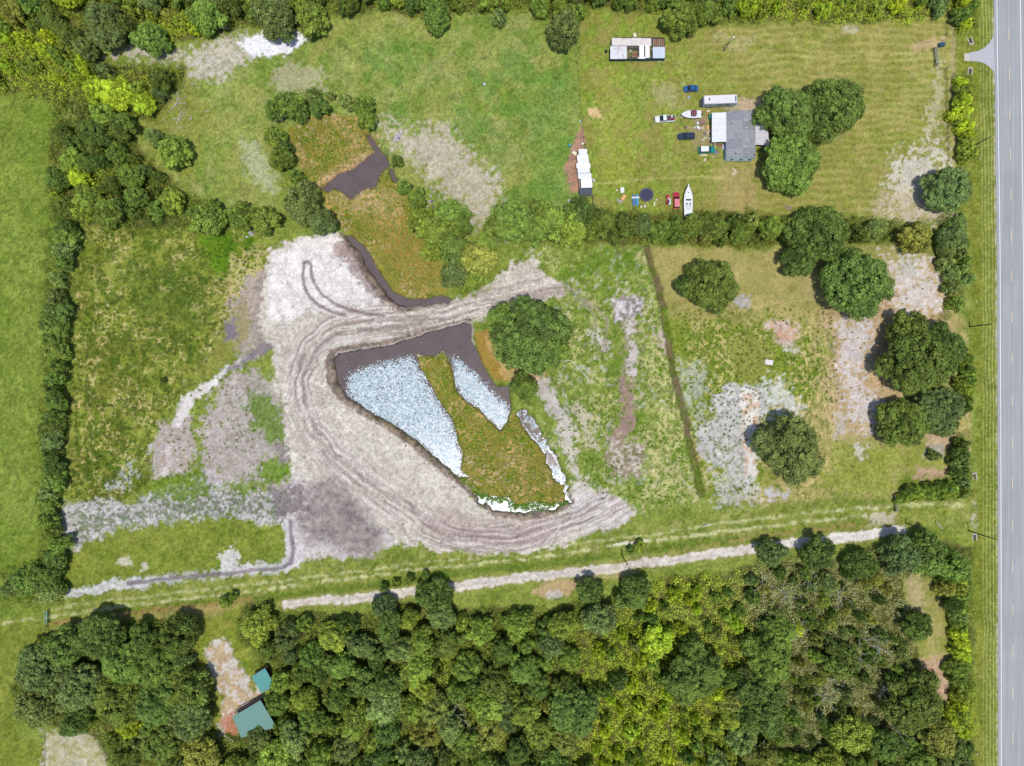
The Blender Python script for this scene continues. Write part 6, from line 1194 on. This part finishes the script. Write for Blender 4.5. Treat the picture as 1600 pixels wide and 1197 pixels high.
props(part('earth_clods', mb, mat('dug_earth', (164,146,134), .95, var=.3, nscale=2)), 'clods of dug earth scattered over the sand and banks', 'clods', None, 'stuff')
# bleached fallen branches and the standing dead tree
def branchy(t, p, ang, L, r, depth, rg, flat=True, zb=.15):
    q = (p[0] + math.cos(ang)*L*.5 + rg.uniform(-.1,.1), p[1] + math.sin(ang)*L*.5, p[2] + rg.uniform(-.05,.25)*L*.3); e = (p[0] + math.cos(ang+rg.uniform(-.2,.2))*L, p[1] + math.sin(ang+rg.uniform(-.2,.2))*L, max(.1, p[2] + rg.uniform(-.1,.35)*L*.4))
    out = [([p, q, e], [r, r*.8, r*.55])]
    if depth: 
        for k in range(rg.choice((2,3))): s_ = q if k == 0 else e; out += branchy(t, s_, ang + rg.choice((-1,1))*rg.uniform(.25,.7), L*rg.uniform(.5,.75), r*.6, depth-1, rg)
    return out
def fallen(px, py, deg, L, lab, depth=2, r=.11, seed=1, name='fallen_branch', cat='branch'):
    x, y, _ = W(px, py); L *= .78; r *= .8; t = thing(name, lab, cat, (x, y, ground_z(x, y))); segs = branchy(t, (0,0,.15), R_(deg), L, r, depth, random.Random(seed)); mb = MB(); mb.tube(segs[0][0], segs[0][1], 6); part('limb', mb, M_DEAD, t, True)
    mb = MB(); [mb.tube(a_, b_, 5) for a_, b_ in segs[1:]]
    if segs[1:]: part('twigs', mb, M_DEAD, t, True)
fallen(270,169,50,3.4,'upper dense bundle of bleached branches near the wood edge',3,.15,3); fallen(273,166,55,3.0,'second bleached limb inside the upper bundle',3,.1,4); fallen(264,175,38,2.2,'thin bleached branch at the lower end of the upper bundle',1,.1,5); fallen(276,194,62,3.3,'middle fork of bleached driftwood branches',3,.16,6); fallen(268,186,10,2.2,'curved bleached branch left of the middle fork',2,.1,7)
fallen(255,183,-65,1.4,'small forked bleached branch nearest the wood',1,.1,8); fallen(277,200,2,1.7,'short bleached branch below the middle fork',1,.11,9); fallen(297,185.5,60,1.6,'bleached branch standing up like an L right of the fork',0,.13,10); fallen(295,186,-2,1.3,'short flat bleached piece at the foot of the L shaped branch',0,.13,14); fallen(320,174,8,1.5,'rightmost small forked bleached branch',1,.12,11)
fallen(345,45,10,3.0,'bleached fallen limb along the northern trees above the mottled sand',1,.12,12)
def dead_tree(px, py, H, lab, seed, spread=1.0):
    x, y, _ = W(px, py, H*.5); rg_ = random.Random(seed); t = thing('dead_tree', lab, 'dead tree', (x, y, ground_z(x, y)), rg_.uniform(0, 6)); part('trunk', MB().tube([(0,0,0),(.1,0,H*.35),(.25,.1,H*.62)], [.16,.12,.08], 7), M_DEAD, t, True)
    for k in range(7):
        a = k*.9 + rg_.uniform(-.3,.3); z0 = H*rg_.uniform(.3,.6); L = H*rg_.uniform(.25,.45)*spread; c_, s_ = math.cos(a), math.sin(a); p1 = (c_*L*.5, s_*L*.5, z0+L*.45); p2 = (c_*L, s_*L, z0+L*.8); mb = MB(); mb.tube([(0,0,z0), p1, p2], [.07,.05,.025], 5)
        for j in range(3): b_ = a + rg_.uniform(-.8,.8); l2 = L*.45; mb.tube([p1 if j % 2 else p2, ((p1 if j % 2 else p2)[0]+math.cos(b_)*l2, (p1 if j % 2 else p2)[1]+math.sin(b_)*l2, (p1 if j % 2 else p2)[2]+l2*.4)], [.04,.015], 4)
        part('branch', mb, M_DEAD, t, True)
dead_tree(436,176,7.5,'bare bleached tree standing between the trees above the marsh',1)
for k, (px, py, lab) in enumerate(((1352,1000,'bare grey tree in the brush, upper of the eastern ones'),(1372,1012,'bare grey tree right of the upper one in the eastern brush'),(1335,1020,'bare grey tree left in the eastern brush'),(1300,1062,'bare grey tree in the brush west of the clearing'),(1288,1088,'bare grey tree at the heart of the grey brush'),(1310,925,'bare grey tree near the lane side brush'),(1228,930,'bare grey tree close to the lane, further west'),(1246,985,'bare tree among greyish shrubs mid wood'),(708,1118,'bare pale tree in the middle of the southern wood'),(732,1140,'bare pale palm like tree near the bottom edge'),(590,1180,'brown dead tree at the bottom edge of the wood'),(1192,912,'bare branches next to the lane in the middle east'),(1380,1080,'bare grey tree left of the tall dark tree'),(1400,1140,'bare grey tree near the bottom right'),(1188,1170,'bare tree near the bottom edge, centre right'),(1262,905,'bare grey tree by the lane, left of the dark one'))): dead_tree(px, py, 6.0 + (k % 3) * .7, lab, 20 + k, 1.15)
